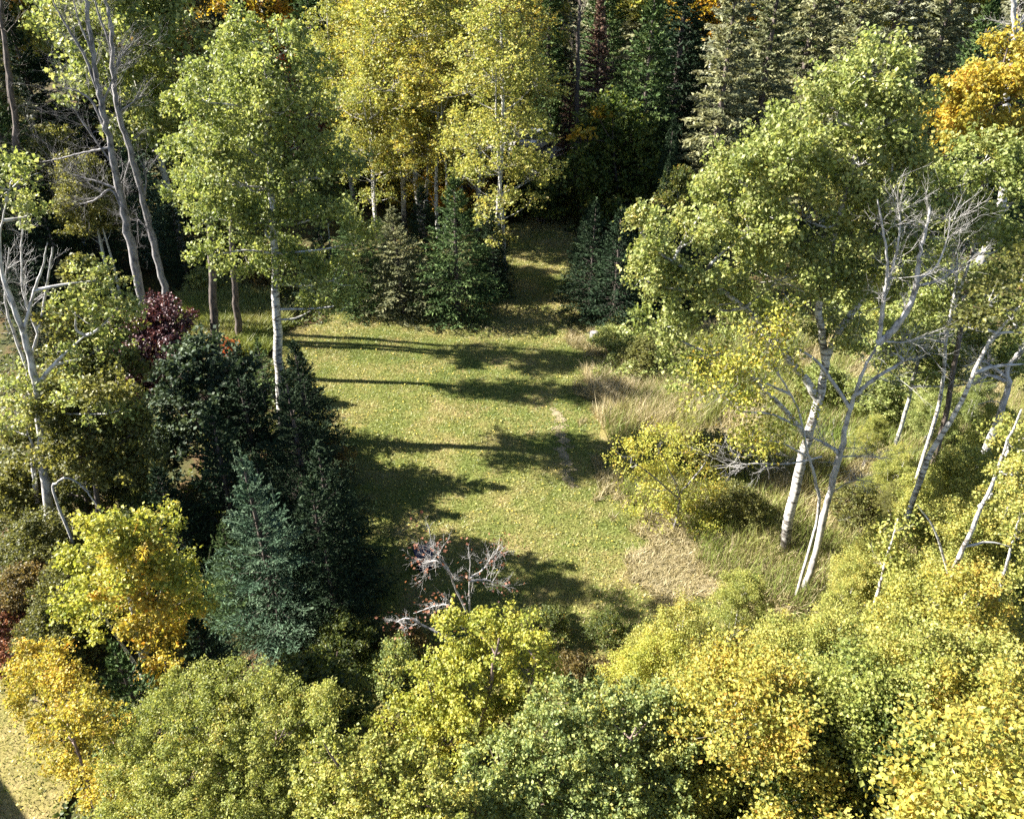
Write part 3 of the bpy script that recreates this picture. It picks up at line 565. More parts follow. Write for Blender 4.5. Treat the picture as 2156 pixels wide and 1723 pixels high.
dead_tree('dead_birch', 'bare white birch with a wide forked top standing in the straw on the right', 'dead tree', 15.2,
          [(0.105, [(1690, 1245), (1715, 1170), (1745, 1040), (1768, 960), (1785, 880), (1800, 830), (1822, 770), (1850, 722)]),
           (0.085, [(1850, 722), (1885, 690), (1925, 620), (1935, 540), (1950, 480), (1958, 430)]), (0.055, [(1850, 722), (1858, 650), (1868, 580), (1862, 500), (1848, 420)]),
           (0.035, [(1868, 600), (1885, 540), (1895, 470), (1890, 430)]), (0.03, [(1930, 590), (1970, 560), (1995, 500), (2000, 450)]), (0.03, [(1935, 600), (1975, 590), (2010, 570)]),
           (0.06, [(1800, 830), (1850, 790), (1900, 760), (1880, 740)]), (0.03, [(1850, 715), (1900, 720), (1960, 705), (2010, 700)]),
           (0.025, [(1768, 960), (1820, 960), (1880, 965)]), (0.06, [(1770, 955), (1740, 935), (1710, 920)]), (0.02, [(1745, 1040), (1800, 1010), (1860, 1020)]), (0.03, [(1730, 960, -.2), (1660, 975, -.4), (1580, 975, -.5), (1510, 985, -.6)]),
           (0.05, [(1790, 860), (1720, 760, .2), (1650, 730, .2), (1590, 745, .2)])], 'bark_bleached', 33, twig=(0.85, 2, 13), up=.15)
dead_tree('bare_shrub', 'small shrub with bleached bare branches and a few rust red leaves at lower centre', 'shrub', 12.6,
          [(0.034, [(992, 1330), (990, 1290), (988, 1230), (990, 1180), (985, 1150)]), (0.027, [(985, 1290), (960, 1240), (940, 1190), (915, 1160), (905, 1120), (900, 1100)]), (0.03, [(990, 1215), (1020, 1195), (1040, 1160)]),
           (0.03, [(990, 1222), (1025, 1220), (1060, 1235)]), (0.03, [(945, 1200), (920, 1180), (890, 1185)]), (0.028, [(975, 1320, -.2), (950, 1275, -.3), (915, 1275, -.3), (870, 1290, -.4)]), (0.032, [(960, 1350, -.5), (900, 1320, -.5), (860, 1300, -.5), (830, 1310, -.5)])],
          'bark_bleached', 34, twig=(0.55, 2, 9), leafmat='leaf_rust', nleaf=300, up=.1)
dead_tree('birch_tree', 'thin half bare yellow leaved birch leaning before the tall aspen', 'tree', 14.9,
          [(0.045, [(1722, 1085), (1716, 1010), (1700, 950), (1680, 860), (1640, 790), (1600, 740), (1560, 700)]), (0.04, [(1690, 900), (1620, 870), (1550, 860), (1510, 800)]), (0.035, [(1665, 830), (1600, 800), (1540, 770), (1500, 740)]), (0.035, [(1640, 790), (1620, 730), (1625, 690)]), (0.03, [(1700, 960), (1640, 930), (1580, 930)])],
          'bark_bleached', 46, twig=(0.75, 2, 13), leafmat='leaf_yellow', nleaf=5200, up=.1, spread=.17)
dead_tree('dead_aspen', 'bare pale sapling tangle leaning in at the left border', 'dead tree', 17.2,
          [(0.08, [(78, 1060), (70, 900), (60, 780), (80, 700), (100, 600), (110, 520)]), (0.05, [(60, 780), (30, 700), (10, 620), (20, 520)]), (0.04, [(80, 700), (50, 620), (45, 520), (55, 430)]), (0.03, [(70, 900), (30, 860), (0, 850)])], 'bark_bleached', 47, twig=(0.9, 2, 12))
for i, (ln, yy, lab) in enumerate([([(1672, 1740), (1682, 1660), (1700, 1590), (1712, 1540)], 8.3, 'thin birch stem with a grey trunk at the bottom edge of the thicket'), ([(1845, 1260), (1862, 1190), (1880, 1130), (1890, 1090)], 13.0, 'short white stem half hidden right of the bare birch'),
                                   ([(2090, 1300), (2110, 1220), (2135, 1130), (2150, 1080)], 12.0, 'thin pale stem near the right border of the thicket')]):
    dead_tree('birch_tree', lab, 'birch', yy, [(0.05, ln)], 'bark_birch', 60 + i, twig=(0.5, 2, 10), leafmat='leaf_birch_green', nleaf=900, spread=.2)
dead_tree('fallen_branch', 'curved bleached branch arching over the dark gap at the left', 'branch', 15.2,
          [(0.04, [(118, 1050), (122, 1015), (145, 1005), (175, 1025), (195, 1050), (212, 1075)])], 'bark_bleached', 35, twig=(0.35, 1, 10))
dead_tree('dead_spruce', 'bare dead conifer pole with rusty twigs in the far wood', 'dead tree', 52,
          [(0.2, [(1212, 420), (1214, 250), (1217, 100), (1222, 0), (1224, -40)])], 'bark_conifer', 36, twig=(2.0, 1, 60), up=-.1)
for i, (a, lab) in enumerate([([(48, 520), (35, 320), (20, 160), (5, 40), (-5, -40)], 'dark bare trunk at the far left, thicker of the pair'),
                              ([(40, 560), (38, 350), (22, 230), (10, 110), (0, 0)], 'thin dark bare trunk leaning beside the thicker far left one')]):
    dead_tree('bare_tree', lab, 'tree', 36 + i * 2, [(0.22 - .06 * i, a)], 'bark_conifer', 40 + i, twig=(1.3, 1, 18))
dead_tree('dead_birch', 'pale dead limb tangle behind the maple at the right edge', 'dead tree', 17.0,
          [(0.12, [(2110, 860), (2120, 780), (2150, 730)]), (0.06, [(2115, 800), (2080, 790), (2050, 810)]), (0.05, [(2115, 790), (2070, 760), (2030, 770)])], 'bark_bleached', 42, twig=(0.7, 2, 14))
dead_tree('dead_birch', 'white dead snag in the upper right corner', 'dead tree', 40,
          [(0.25, [(2110, 420), (2120, 200), (2135, 80), (2130, 0), (2125, -50)]), (0.15, [(2135, 90), (2150, 50), (2165, 10)])], 'bark_bleached', 43, twig=(1.4, 2, 10))

# ------------------------------------------------------------------ kinds that repeat: built once, then copied
def conifer_kind(name, H, R, seed, leafL=0.17, leafW=0.36, whorls=30, per=7, subs=13, q=5, droop=0.25, base=0.08, ragged=0.25, leaders=0, pw=0.85):
    rng = np.random.default_rng(seed); cg = Geo(); tg = Geo()
    lean = rng.normal(size=2) * 0.01 * H
    zz = np.linspace(-0.1, H, 12); tube(tg, np.stack([lean[0] * (zz / H) ** 2, lean[1] * (zz / H) ** 2, zz], -1), 0.018 * H * (1 - .93 * zz / H) + .01, 7)
    C, A, cl, rn = [], [], [], []
    for wv in range(whorls):
        f = (wv + rng.random() * .6) / whorls; z = H * (base + (1 - base) * f)
        Lb = R * (1 - f) ** pw * (0.9 if f > .12 else 0.75) + 0.06 * R
        n = max(4, int(per * (1 - .45 * f)))
        for b in range(n):
            az = 2 * math.pi * (b / n) + wv * 1.7 + rng.normal() * .25; L = Lb * rng.uniform(1 - ragged, 1 + ragged * .6); bc = rng.random()
            el = math.radians(55) * f ** 1.5 - droop * (1 - f)
            D = np.array([math.cos(az) * math.cos(el), math.sin(az) * math.cos(el), math.sin(el)]); sd = np.array([-math.sin(az), math.cos(az), 0])
            o = np.array([lean[0] * f * f, lean[1] * f * f, z]); zb = rng.normal() * .12 * H / whorls * 2
            pos = lambda t: o + D * L * t + np.array([0, 0, zb - droop * .35 * L * t * t + .22 * droop * L * t ** 4])
            tube(tg, [pos(0), pos(.5), pos(.95)], [.008 * H ** .7 * .5 + .004, .006, .003], 3)
            ns = max(4, int(subs * (L / R) ** .6))
            for s_ in range(ns):
                t = 0.15 + 0.85 * (s_ + rng.random()) / ns; sgn = 1 if s_ % 2 else -1; l2 = L * 0.42 * (1.08 - t) ** .8 + .10 * L * .5
                d2 = unit(D * 0.75 + sd * sgn * rng.uniform(.55, 1.) + np.array([0, 0, rng.normal() * .15 - droop * .3]))
                p0 = pos(t)
                u_ = (np.arange(q) + rng.random(q)) / q
                C.append(p0 + d2 * (l2 * u_)[:, None] + rng.normal(size=(q, 3)) * l2 * .05); A.append(unit(d2 + rng.normal(size=(q, 3)) * .5))
                cl.append(np.full(q, bc)); rn.append(np.clip(.15 + .55 * t * u_ + rng.random(q) * .4, 0, 1))
            u_ = rng.random(q * 2); C.append(np.array([pos(.55 + .48 * x) for x in u_])); A.append(unit(D + rng.normal(size=(q * 2, 3)) * .3)); cl.append(np.full(q * 2, bc)); rn.append(.4 + .6 * rng.random(q * 2))
    n = 30 + leaders * 40
    for k in range(1 + leaders):
        b0 = np.array([rng.normal() * .03 * R * (k > 0) * 6, rng.normal() * .03 * R * (k > 0) * 6, H * (0.93 - .03 * k)]) + np.array([lean[0], lean[1], 0]); dd = unit(np.array([rng.normal() * .12 * (k > 0), rng.normal() * .12 * (k > 0), 1.])); hh = H * .1 + .15
        tube(tg, [b0, b0 + dd * hh], [.012, .004], 4); u_ = rng.random(40)
        C.append(b0 + dd * (hh * u_)[:, None]); A.append(unit(dd * .9 + rng.normal(size=(40, 3)) * .5)); cl.append(np.full(40, .8)); rn.append(.5 + .5 * rng.random(40))
    C = np.concatenate(C); A = np.concatenate(A); cl = np.concatenate(cl); rn = np.concatenate(rn); n = len(C)
    N = unit(rng.normal(size=(n, 3)) + [0, 0, 1.0]); B = unit(np.cross(N, A)); s = (leafL * rng.uniform(.7, 1.3, n))[:, None]
    V = np.stack([C - A * s * .5, C + B * s * leafW * .5, C + A * s * .6, C - B * s * leafW * .5], 1).reshape(-1, 3)
    cg.add(V, np.arange(4 * n).reshape(-1, 4), rn, cl)
    return dict(h=H, trunk=tg.mesh(name + '_trunk', True), crown=cg.mesh(name + '_crown'), bark='bark_conifer')
def leafy_kind(name, H, lobes, seed, size, cov, clump, trunk_r, bark_, aspect=.8, stems=1, spread=0.1, hollow=.35, limb_r=.03):
    """lobes: (height fraction, offset fraction, radius fraction) x n"""
    rng = np.random.default_rng(seed); cg = Geo(); tg = Geo(); lines = []
    for s_ in range(stems):
        a = rng.uniform(0, 6.28); o = spread * H * (s_ > 0); k = np.linspace(0, 1, 10)
        P = np.stack([math.cos(a) * o * k ** .8 + .012 * H * np.sin(k * 5 + a), math.sin(a) * o * k ** .8 + .012 * H * np.cos(k * 4 + a), k * H * (0.93 - .12 * (s_ > 0)) - .1], -1)
        tube(tg, P, trunk_r * (1 - .85 * k) * (1 if s_ == 0 else .7) + .004, 8); lines.append(P)
    allp = np.concatenate(lines)
    for (hf, of, rf, n) in lobes:
        a0 = rng.uniform(0, 6.28)
        for k in range(n):
            a = a0 + 2 * math.pi * k / n + rng.normal() * .3; r = rf * H * rng.uniform(.75, 1.2)
            c = np.array([math.cos(a) * of * H * rng.uniform(.7, 1.15), math.sin(a) * of * H * rng.uniform(.7, 1.15), (hf + rng.normal() * .03) * H])
            q = allp[np.argmin(np.linalg.norm(allp - c, axis=1) + (allp[:, 2] > c[2] - .3 * r) * .4 * H)]
            tube(tg, [q, (q + c) / 2 - [0, 0, .1 * r], c], [limb_r, limb_r * .7, limb_r * .35], 4)
            lobe_leaves(cg, rng, c, np.array([r, r, r * rng.uniform(.7, 1.0)]), size, cov, clump=clump, aspect=aspect, twigs=tg, from_pt=c, bark_r=limb_r * .3, tone=rng.uniform(-.15, .15), hollow=hollow)
    return dict(h=H, trunk=tg.mesh(name + '_trunk', True), crown=cg.mesh(name + '_crown'), bark=bark_)
K = {}
K['spruceA'] = conifer_kind('spruce', 17, 3.0, 51, leafL=.34, leafW=.30, whorls=46, per=9, subs=13, q=5, droop=.35)
K['spruceB'] = conifer_kind('spruce', 16, 2.8, 52, leafL=.34, leafW=.30, whorls=42, per=9, subs=13, q=5, droop=.45, base=.08, ragged=.4)
K['spruceC'] = conifer_kind('spruce', 14, 3.1, 53, leafL=.30, leafW=.30, whorls=42, per=9, subs=13, q=5, droop=.2, pw=.75)
K['firA'] = conifer_kind('fir', 8, 2.7, 54, leafL=.19, leafW=.30, whorls=30, per=9, subs=15, q=6, droop=.12, base=.04)
K['firB'] = conifer_kind('fir', 7, 2.5, 55, leafL=.18, leafW=.30, whorls=28, per=9, subs=15, q=6, droop=.05, base=.04, ragged=.35)
K['blue'] = conifer_kind('blue_spruce', 5.8, 2.0, 56, leafL=.10, leafW=.20, whorls=23, per=11, subs=20, q=13, droop=-.22, base=.02, ragged=.42, leaders=5, pw=1.0)
K['small'] = conifer_kind('small_fir', 3, 1.1, 57, leafL=.12, leafW=.36, whorls=18, per=8, subs=10, q=4, droop=.0, base=.03)
NARROW = [(.30, .10, .05, 3), (.22, .08, .04, 2), (.93, .0, .055, 1), (.86, .04, .07, 2), (.76, .07, .08, 3), (.66, .09, .085, 4), (.55, .10, .085, 4), (.45, .10, .08, 4), (.36, .10, .06, 3)]
K['birchA'] = leafy_kind('birch', 15, NARROW, 61, .12, .36, .34, .13, 'bark_birch')
K['birchB'] = leafy_kind('birch', 14, [(a, b * 1.25, c, n) for a, b, c, n in NARROW], 62, .12, .36, .34, .14, 'bark_birch', stems=2, spread=.07)
K['birchC'] = leafy_kind('birch', 16, NARROW[:9], 63, .12, .36, .34, .14, 'bark_birch', stems=2, spread=.05)
K['aspenA'] = leafy_kind('aspen', 13, [(.92, .02, .07, 2), (.82, .08, .09, 4), (.70, .12, .10, 5), (.57, .13, .095, 5), (.45, .11, .08, 4)], 64, .16, .9, .5, .17, 'bark_aspen')
K['aspenB'] = leafy_kind('aspen', 12, [(.90, .03, .09, 2), (.78, .11, .10, 4), (.64, .14, .11, 5), (.5, .12, .09, 4)], 65, .16, .9, .5, .17, 'bark_aspen', stems=2)
YB = [(.92, .0, .10, 1), (.80, .08, .12, 3), (.64, .15, .13, 4), (.46, .18, .13, 5), (.28, .18, .11, 4)]
K['yb1'] = leafy_kind('young_birch', 4.6, YB, 71, .045, .8, .27, .06, 'bark_birch', stems=2, limb_r=.014)
K['yb2'] = leafy_kind('young_birch', 4.4, [(a, b * 1.2, c * 1.1, n) for a, b, c, n in YB], 72, .047, .75, .27, .055, 'bark_birch', stems=3, spread=.16, limb_r=.014)
K['yb3'] = leafy_kind('young_birch', 5.0, YB[:-1] + [(.3, .12, .08, 3)], 73, .044, .75, .24, .06, 'bark_birch', stems=2, limb_r=.014)
SH = [(.85, .10, .22, 3), (.6, .28, .24, 5), (.35, .36, .22, 6)]
K['shrubA'] = leafy_kind('shrub', 2.2, SH, 74, .075, .9, .18, .03, 'bark_twig', stems=4, spread=.3, limb_r=.010)
K['shrubL'] = leafy_kind('tall_shrub', 3.4, [(.88, .05, .13, 3), (.7, .18, .15, 5), (.5, .24, .16, 6), (.3, .26, .15, 6)], 77, .075, .85, .24, .04, 'bark_twig', stems=5, spread=.3, limb_r=.012)
K['shrubB'] = leafy_kind('shrub', 1.8, [(a, b * 1.2, c, n) for a, b, c, n in SH], 75, .07, .6, .16, .025, 'bark_twig', stems=5, spread=.4, limb_r=.010)
K['shrubC'] = leafy_kind('far_shrub', 3.0, SH, 76, .15, 1.0, .35, .05, 'bark_twig', stems=4, spread=.3, limb_r=.015)
used = set(); prng = random.Random(3)
def plant(kind, name, x, y, h, crown, label, cat='tree', group=None, wide=1.0, bark_=None, rz=None, tilt=0):
    k = K[kind]; s = h / k['h']
    r = empty(name, (x, y, 0), label, cat, group); r.rotation_euler = (0, tilt, prng.uniform(0, 6.28) if rz is None else rz); r.scale = (s * wide, s * wide, s)
    link('trunk', k['trunk'], bark_ or k['bark'], r); link('crown', k['crown'], crown, r)
    return r
def plant_top(kind, name, px, py, h, crown, label, **kw):
    x, y = top(px, py, h); return plant(kind, name, x, y, h, crown, label, **kw)
def plant_base(kind, name, px, py, h, crown, label, **kw):
    x, y = ground(px, py); return plant(kind, name, x, y, h, crown, label, **kw)

# --- conifers near the clearing
plant_top('blue', 'blue_spruce', 512, 962, 5.8, 'needle_blue', 'blue green spruce with pale spiky leader tips, lower left in front of the dark shade', cat='spruce')
plant_top('blue', 'spruce', 465, 1105, 3.6, 'needle_green', 'small green spruce growing against the left side of the blue spruce', cat='spruce', wide=1.1)
plant('blue', 'spruce', -5.9, 17.2, 5.9, 'needle_dark', 'dark spruce in shade at the foot of the pale aspen trunk', cat='spruce')
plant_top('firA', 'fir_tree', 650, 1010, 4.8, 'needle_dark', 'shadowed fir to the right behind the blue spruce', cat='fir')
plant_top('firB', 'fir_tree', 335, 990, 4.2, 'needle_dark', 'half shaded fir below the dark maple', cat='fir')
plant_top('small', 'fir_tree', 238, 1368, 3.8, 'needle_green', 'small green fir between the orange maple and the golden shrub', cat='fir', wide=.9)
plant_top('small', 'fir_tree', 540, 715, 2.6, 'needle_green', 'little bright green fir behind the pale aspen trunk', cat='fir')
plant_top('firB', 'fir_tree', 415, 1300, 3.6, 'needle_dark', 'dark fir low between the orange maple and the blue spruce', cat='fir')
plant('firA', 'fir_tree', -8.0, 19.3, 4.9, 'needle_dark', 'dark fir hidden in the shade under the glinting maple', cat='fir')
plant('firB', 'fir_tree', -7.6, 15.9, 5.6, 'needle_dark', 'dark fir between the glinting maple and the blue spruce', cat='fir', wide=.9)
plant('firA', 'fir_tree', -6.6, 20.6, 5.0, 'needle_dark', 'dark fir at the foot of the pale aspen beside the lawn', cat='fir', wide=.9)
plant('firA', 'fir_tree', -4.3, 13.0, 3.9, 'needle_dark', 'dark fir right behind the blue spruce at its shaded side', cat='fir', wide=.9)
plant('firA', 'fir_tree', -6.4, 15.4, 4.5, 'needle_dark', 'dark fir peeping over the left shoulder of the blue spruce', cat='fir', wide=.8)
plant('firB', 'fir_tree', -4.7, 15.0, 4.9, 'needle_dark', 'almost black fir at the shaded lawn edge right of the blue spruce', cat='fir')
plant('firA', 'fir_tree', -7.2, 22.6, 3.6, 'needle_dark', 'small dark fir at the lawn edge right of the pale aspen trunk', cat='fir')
MID = [('firA', 1290, 440, 690, 'needle_dark', 'wide black green spruce right behind the stump', 1.1), ('firA', 1345, 460, 650, 'needle_dark', 'dark fir left behind the lowest aspen bough', 1.3), ('firB', 1040, 450, 625, 'needle_dark', 'low dark fir at the left lip of the far gap', .8), ('firA', 1225, 440, 620, 'needle_dark', 'dark fir inside the right bank of the far gap', .9),
        ('firA', 1235, 430, 560, 'needle_dark', 'dark spruce leaning over the right of the far gap', .7), ('firA', 820, 470, 620, 'needle_olive', 'yellowish olive fir beside the upper left lawn corner', 1.2),
       ('firB', 690, 470, 640, 'needle_dark', 'dark fir under the right boughs of the slender aspen', 1.2), ('firA', 20, 420, 640, 'needle_dark', 'dark fir behind the half bare aspen at the left border', 1.1), ('firA', 150, 390, 630, 'needle_dark', 'black green fir left of the dead pair', 1.1), ('firB', 235, 400, 610, 'needle_dark', 'black green fir right behind the left dead trunk', 1.0), ('firB', 400, 420, 600, 'needle_dark', 'dark fir right of the dead pair', 1.0), ('firA', 90, 560, 740, 'needle_dark', 'dark fir in shade behind the burgundy maple', 1.1),
       ('firA', 965, 375, 667, 'needle_green', 'lit green fir at the head of the lawn, spreading lower boughs', 1.15),
       ('firB', 850, 440, 660, 'needle_olive', 'olive fir left of the lit one at the head of the lawn', 1.25),
       ('firA', 760, 430, 655, 'needle_green', 'broad shaded fir behind the upper left corner of the lawn', 1.2),
       ('firB', 905, 395, 600, 'needle_dark', 'dark fir tucked behind the olive and lit firs', 1.1),
       ('firA', 1035, 400, 610, 'needle_dark', 'dark narrow fir on the left side of the far gap', .75),
       ('firB', 1240, 430, 660, 'needle_dark', 'black green fir on the right side of the far gap', 1.0),
       ('firA', 1310, 450, 640, 'needle_dark', 'deep shaded fir beside the stump', 1.1),
       ('spruceC', 1390, 250, 520, 'needle_dark', 'tall dark fir right of the yellow tinged tree', .8),
       ('spruceC', 1385, 330, 560, 'needle_dark', 'dark spruce left of the tall green aspen', .8),
       ('firA', 1460, 420, 640, 'needle_dark', 'dark fir showing under the aspen boughs', 1.1)]
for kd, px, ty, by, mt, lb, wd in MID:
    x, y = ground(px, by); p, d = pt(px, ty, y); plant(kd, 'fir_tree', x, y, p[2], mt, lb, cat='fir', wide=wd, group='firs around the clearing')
# --- far wood: conifers (base pixel, height, material, label)
FAR = [('spruceC', 1335, 470, 13.5, 'needle_green', 'big green spruce with a pointed top right of the dead pole'), ('spruceA', 1400, 400, 17, 'needle_dark', 'blackish spruce right of the pointed one'),
       ('spruceB', 1480, 500, 15, 'needle_olive', 'olive grey spruce with drooping boughs left of the tall aspen'), ('spruceA', 1560, 480, 16, 'needle_olive', 'olive spruce behind the left shoulder of the tall aspen'),
       ('spruceB', 1500, 380, 19, 'needle_grey', 'tall grey green spruce at the top edge beside the orange leaves'), ('spruceA', 1640, 430, 18, 'needle_olive', 'dense olive spruce above the aspen shoulder'),
       ('spruceC', 1590, 380, 17, 'needle_green', 'green spruce peeping between olive ones at the top'), ('spruceB', 1720, 460, 16.5, 'needle_olive', 'olive spruce directly behind the aspen crown'),
       ('spruceA', 1700, 350, 21, 'needle_grey', 'grey spruce at the top edge left of the aspen tip'), ('spruceB', 1800, 400, 19, 'needle_grey', 'grey spruce rising behind the aspen tip'),
       ('spruceA', 1880, 460, 16, 'needle_olive', 'olive spruce right of the aspen tip'), ('spruceC', 1950, 500, 13, 'needle_green', 'blue green spruce between the green and golden aspens'),
       ('spruceB', 1900, 360, 21, 'needle_grey', 'pale grey spruce along the top right edge'), ('spruceA', 2020, 430, 17.5, 'needle_grey', 'grey spruce above the golden aspen'),
       ('spruceC', 2110, 380, 18, 'needle_olive', 'olive spruce in the top right corner'), ('spruceB', 2080, 470, 15, 'needle_green', 'green spruce behind the golden aspen'),
       ('spruceC', 1255, 330, 15, 'needle_green', 'spruce left of the dead pole in the far wood'), ('spruceB', 1150, 300, 15, 'needle_green', 'dark green spruce right of the golden birches at the top'),
       ('spruceA', 1430, 300, 22, 'needle_dark', 'dark tall spruce at the top edge right of centre'), ('spruceB', 1195, 370, 8, 'needle_dead', 'rust brown dead spruce beside the pole'), ('spruceB', 1245, 400, 12.5, 'needle_dead', 'brown grey dying spruce right of the pole'),
       ('spruceA', 120, 560, 14, 'needle_olive', 'sunlit spruce behind the half bare aspen at the left'), ('spruceB', 60, 500, 17, 'needle_dark', 'dark spruce at the far left edge'), ('spruceC', 110, 600, 11, 'needle_green', 'half lit green spruce left of the dead pair foot'), ('spruceB', 20, 620, 12, 'needle_olive', 'ragged olive spruce at the left border above the grey aspen'), ('spruceC', 170, 520, 12.5, 'needle_dark', 'dark spruce left of the dead pair'),
       ('spruceA', 250, 470, 14, 'needle_dark', 'shaded spruce behind the dead pair'), ('spruceC', 335, 560, 8.2, 'needle_blue', 'bluish spruce right of the dead pair'), ('spruceB', 290, 420, 13, 'needle_green', 'green pointed spruce between the dead pair and the left aspen'),
       ('spruceA', 400, 480, 11, 'needle_dark', 'dark spruce behind the slender aspen'), ('spruceC', 700, 400, 15, 'needle_green', 'green fir between the slender aspen and golden birches'), ('spruceB', 640, 330, 18, 'needle_dark', 'dark spruce under the orange tree at the top'),
       ('spruceA', 0, 560, 16, 'needle_dark', 'shadowy spruce cut by the left border'), ('spruceC', 560, 380, 13, 'needle_dark', 'dark spruce hidden behind the slender aspen crown'), ('spruceB', 700, 268, 17, 'needle_olive', 'olive spruce at the top left of the golden birches'),
       ('spruceA', 1110, 260, 19, 'needle_olive', 'olive spruce behind the right golden birches')]
for kd, px, by, h, mt, lb in FAR: plant_base(kd, 'spruce_tree', px, by, h, mt, lb, cat='spruce', group='spruces of the far wood')
# --- golden birch clump in the upper centre
frng = random.Random(9)
MARKS = [(60, 'the left border'), (200, 'the dead pair'), (350, 'the green aspen at the top left'), (540, 'the slender aspen crown'), (650, 'the orange tree'), (760, 'the left golden birches'), (880, 'the middle golden birches'), (1000, 'the right golden birches'), (1130, 'the brown gold birch'), (1217, 'the dead pole'),
         (1310, 'the pointed green spruce'), (1430, 'the blackish spruce'), (1520, 'the orange maple'), (1620, 'the dense olive spruces'), (1730, 'the slim yellow birch'), (1830, 'the tall aspen tip'), (1930, 'the blue green spruce'), (2030, 'the golden aspen'), (2130, 'the white snag')]
seen_lab = set()
def far_label(x, y, col, kind):
    px = 1078 + FPX * x / (y * CT + (CAM_H - 8) * ST); mk = min(MARKS, key=lambda m: abs(m[0] - px))[1]
    for pre in (col, 'taller ' + col, 'hindmost ' + col, 'slimmest ' + col):
        lab = f'{pre} {kind} beyond the gravel road, behind {mk}'
        if lab not in seen_lab: break
    seen_lab.add(lab); return lab
CN = dict(needle_olive='olive', needle_grey='grey green', needle_green='green', needle_dark='dark', leaf_birch='golden', leaf_birch_green='yellow green', leaf_olive='olive', leaf_understory='dark', leaf_brown='brown')
for i in range(58):
    fy = frng.uniform(74, 118); fx = (-1 + 2 * (i + frng.random()) / 58) * (fy * .72 + 6)
    plant(frng.choice(['spruceA', 'spruceB', 'spruceC']), 'spruce_tree', fx, fy, frng.uniform(15, 23), (fm := frng.choice(['needle_olive', 'needle_grey', 'needle_green', 'needle_dark'])), far_label(fx, fy, CN[fm], 'spruce'), cat='spruce', group='spruces beyond the gravel road', wide=1.35)
for i in range(16):
    fy = frng.uniform(72, 95); fx = (-1 + 2 * (i + frng.random()) / 16) * (fy * .7)
    plant(frng.choice(['birchA', 'aspenA', 'aspenB']), 'leafy_tree', fx, fy, frng.uniform(13, 19), (fm := frng.choice(['leaf_birch', 'leaf_birch_green', 'leaf_olive'])), far_label(fx, fy, CN[fm], 'leafy tree'), cat='tree', group='leafy trees beyond the gravel road', wide=1.2)
for i in range(26):
    fx = -36 + 72 * (i + frng.random()) / 26
    if 0.5 < fx < 6.5 or -16.5 < fx < -13.5: continue
    plant(frng.choice(['shrubC']), 'shrub', fx, float(np.interp(fx, RX, RY)) - frng.uniform(3.2, 4.5), frng.uniform(2.6, 3.8), (fm := frng.choice(['leaf_understory', 'leaf_olive', 'leaf_brown'])), far_label(fx, 62, CN[fm], 'bush').replace('beyond the gravel road, behind', 'by the road, below'), cat='shrub', group='bushes along the gravel road', wide=1.2)
BI = [('birchA', 848, 480, 15, 'golden birch with white trunk, leftmost of the clump at top centre'), ('birchC', 890, 500, 16.5, 'golden birch with the straight white trunk left of centre in the clump'),
      ('birchB', 965, 470, 15, 'golden birch with crossing white stems in the middle of the clump'), ('birchA', 985, 420, 17, 'tall golden birch with the brightest white upper trunk'),
      ('birchC', 1052, 600, 14, 'golden birch with dark lower trunk rising in front of the gap'), ('birchB', 1050, 440, 15.5, 'golden brown birch with twin pale stems above the car'),
      ('birchB', 740, 440, 13, 'yellow green birch at the far left of the clump'), ('birchA', 1010, 500, 13.5, 'low golden birch between the white trunk and the dark trunked one'), ('birchB', 870, 420, 16, 'wide golden birch behind the straight white trunk'), ('birchA', 1062, 400, 15, 'brown gold birch above the car roof'), ('birchC', 930, 520, 12, 'short bright golden birch at the foot of the clump'), ('birchB', 800, 500, 11, 'short yellow green birch left of the straight white trunk'), ('birchA', 790, 430, 13.5, 'yellow birch at the left flank of the clump'), ('birchB', 920, 380, 18, 'yellow birch deep behind the clump'), ('birchC', 760, 360, 15, 'small yellow birch left behind the clump'), ('birchA', 1040, 360, 18, 'rusty yellow birch behind the right of the clump'), ('birchB', 850, 380, 19, 'yellow birch at the top edge over the clump')]
for kd, px, by, h, lb in BI: plant_base(kd, 'birch_tree', px, by, h, prng.choice(['leaf_birch', 'leaf_birch', 'leaf_birch_green']), lb, cat='birch', group='golden birches at the top centre', wide=1.25)
LEFT = [('aspenA', 385, 560, 16.5, 'leaf_aspen', 'green aspen at the top edge left of the slender aspen'), ('aspenB', 120, 400, 18, 'leaf_aspen', 'green aspen behind the dead pair at the top left'), ('aspenB', 200, 590, 8, 'leaf_olive', 'green aspen low behind the dead pair'),
        ('aspenA', 600, 330, 20, 'leaf_orange', 'orange tree at the top edge right of the slender aspen'), ('aspenB', 690, 340, 11, 'leaf_red', 'red tinged tree at the top edge'), ('aspenA', 20, 430, 20, 'leaf_orange', 'orange gold tree in the top left corner'),
        ('aspenA', 1470, 320, 20, 'leaf_orange', 'orange maple glowing between the top spruces'), ('birchA', 1760, 330, 21, 'leaf_birch', 'slim yellow birch among the top spruces'), ('aspenB', 1985, 340, 20, 'leaf_birch_green', 'pale yellow green tree at the top right'),
        ('aspenB', 430, 430, 15, 'leaf_brown', 'brownish tree behind the slender aspen'), ('aspenA', 640, 460, 9, 'leaf_burgundy', 'dark red leaved tree glimpsed behind the slender aspen'), ('aspenB', 250, 640, 7.5, 'leaf_olive', 'olive leaved young tree behind the trunks of the dead pair'),
        ('aspenB', 1410, 560, 5.5, 'leaf_understory', 'dull green tree in shade left of the tall aspen'), ('aspenB', 690, 580, 6.0, 'leaf_understory', 'shaded leafy tree at the right foot of the slender aspen')]
for kd, px, by, h, mt, lb in LEFT: plant_base(kd, 'aspen_tree', px, by, h, mt, lb, cat='tree', group='leafy trees of the far wood')
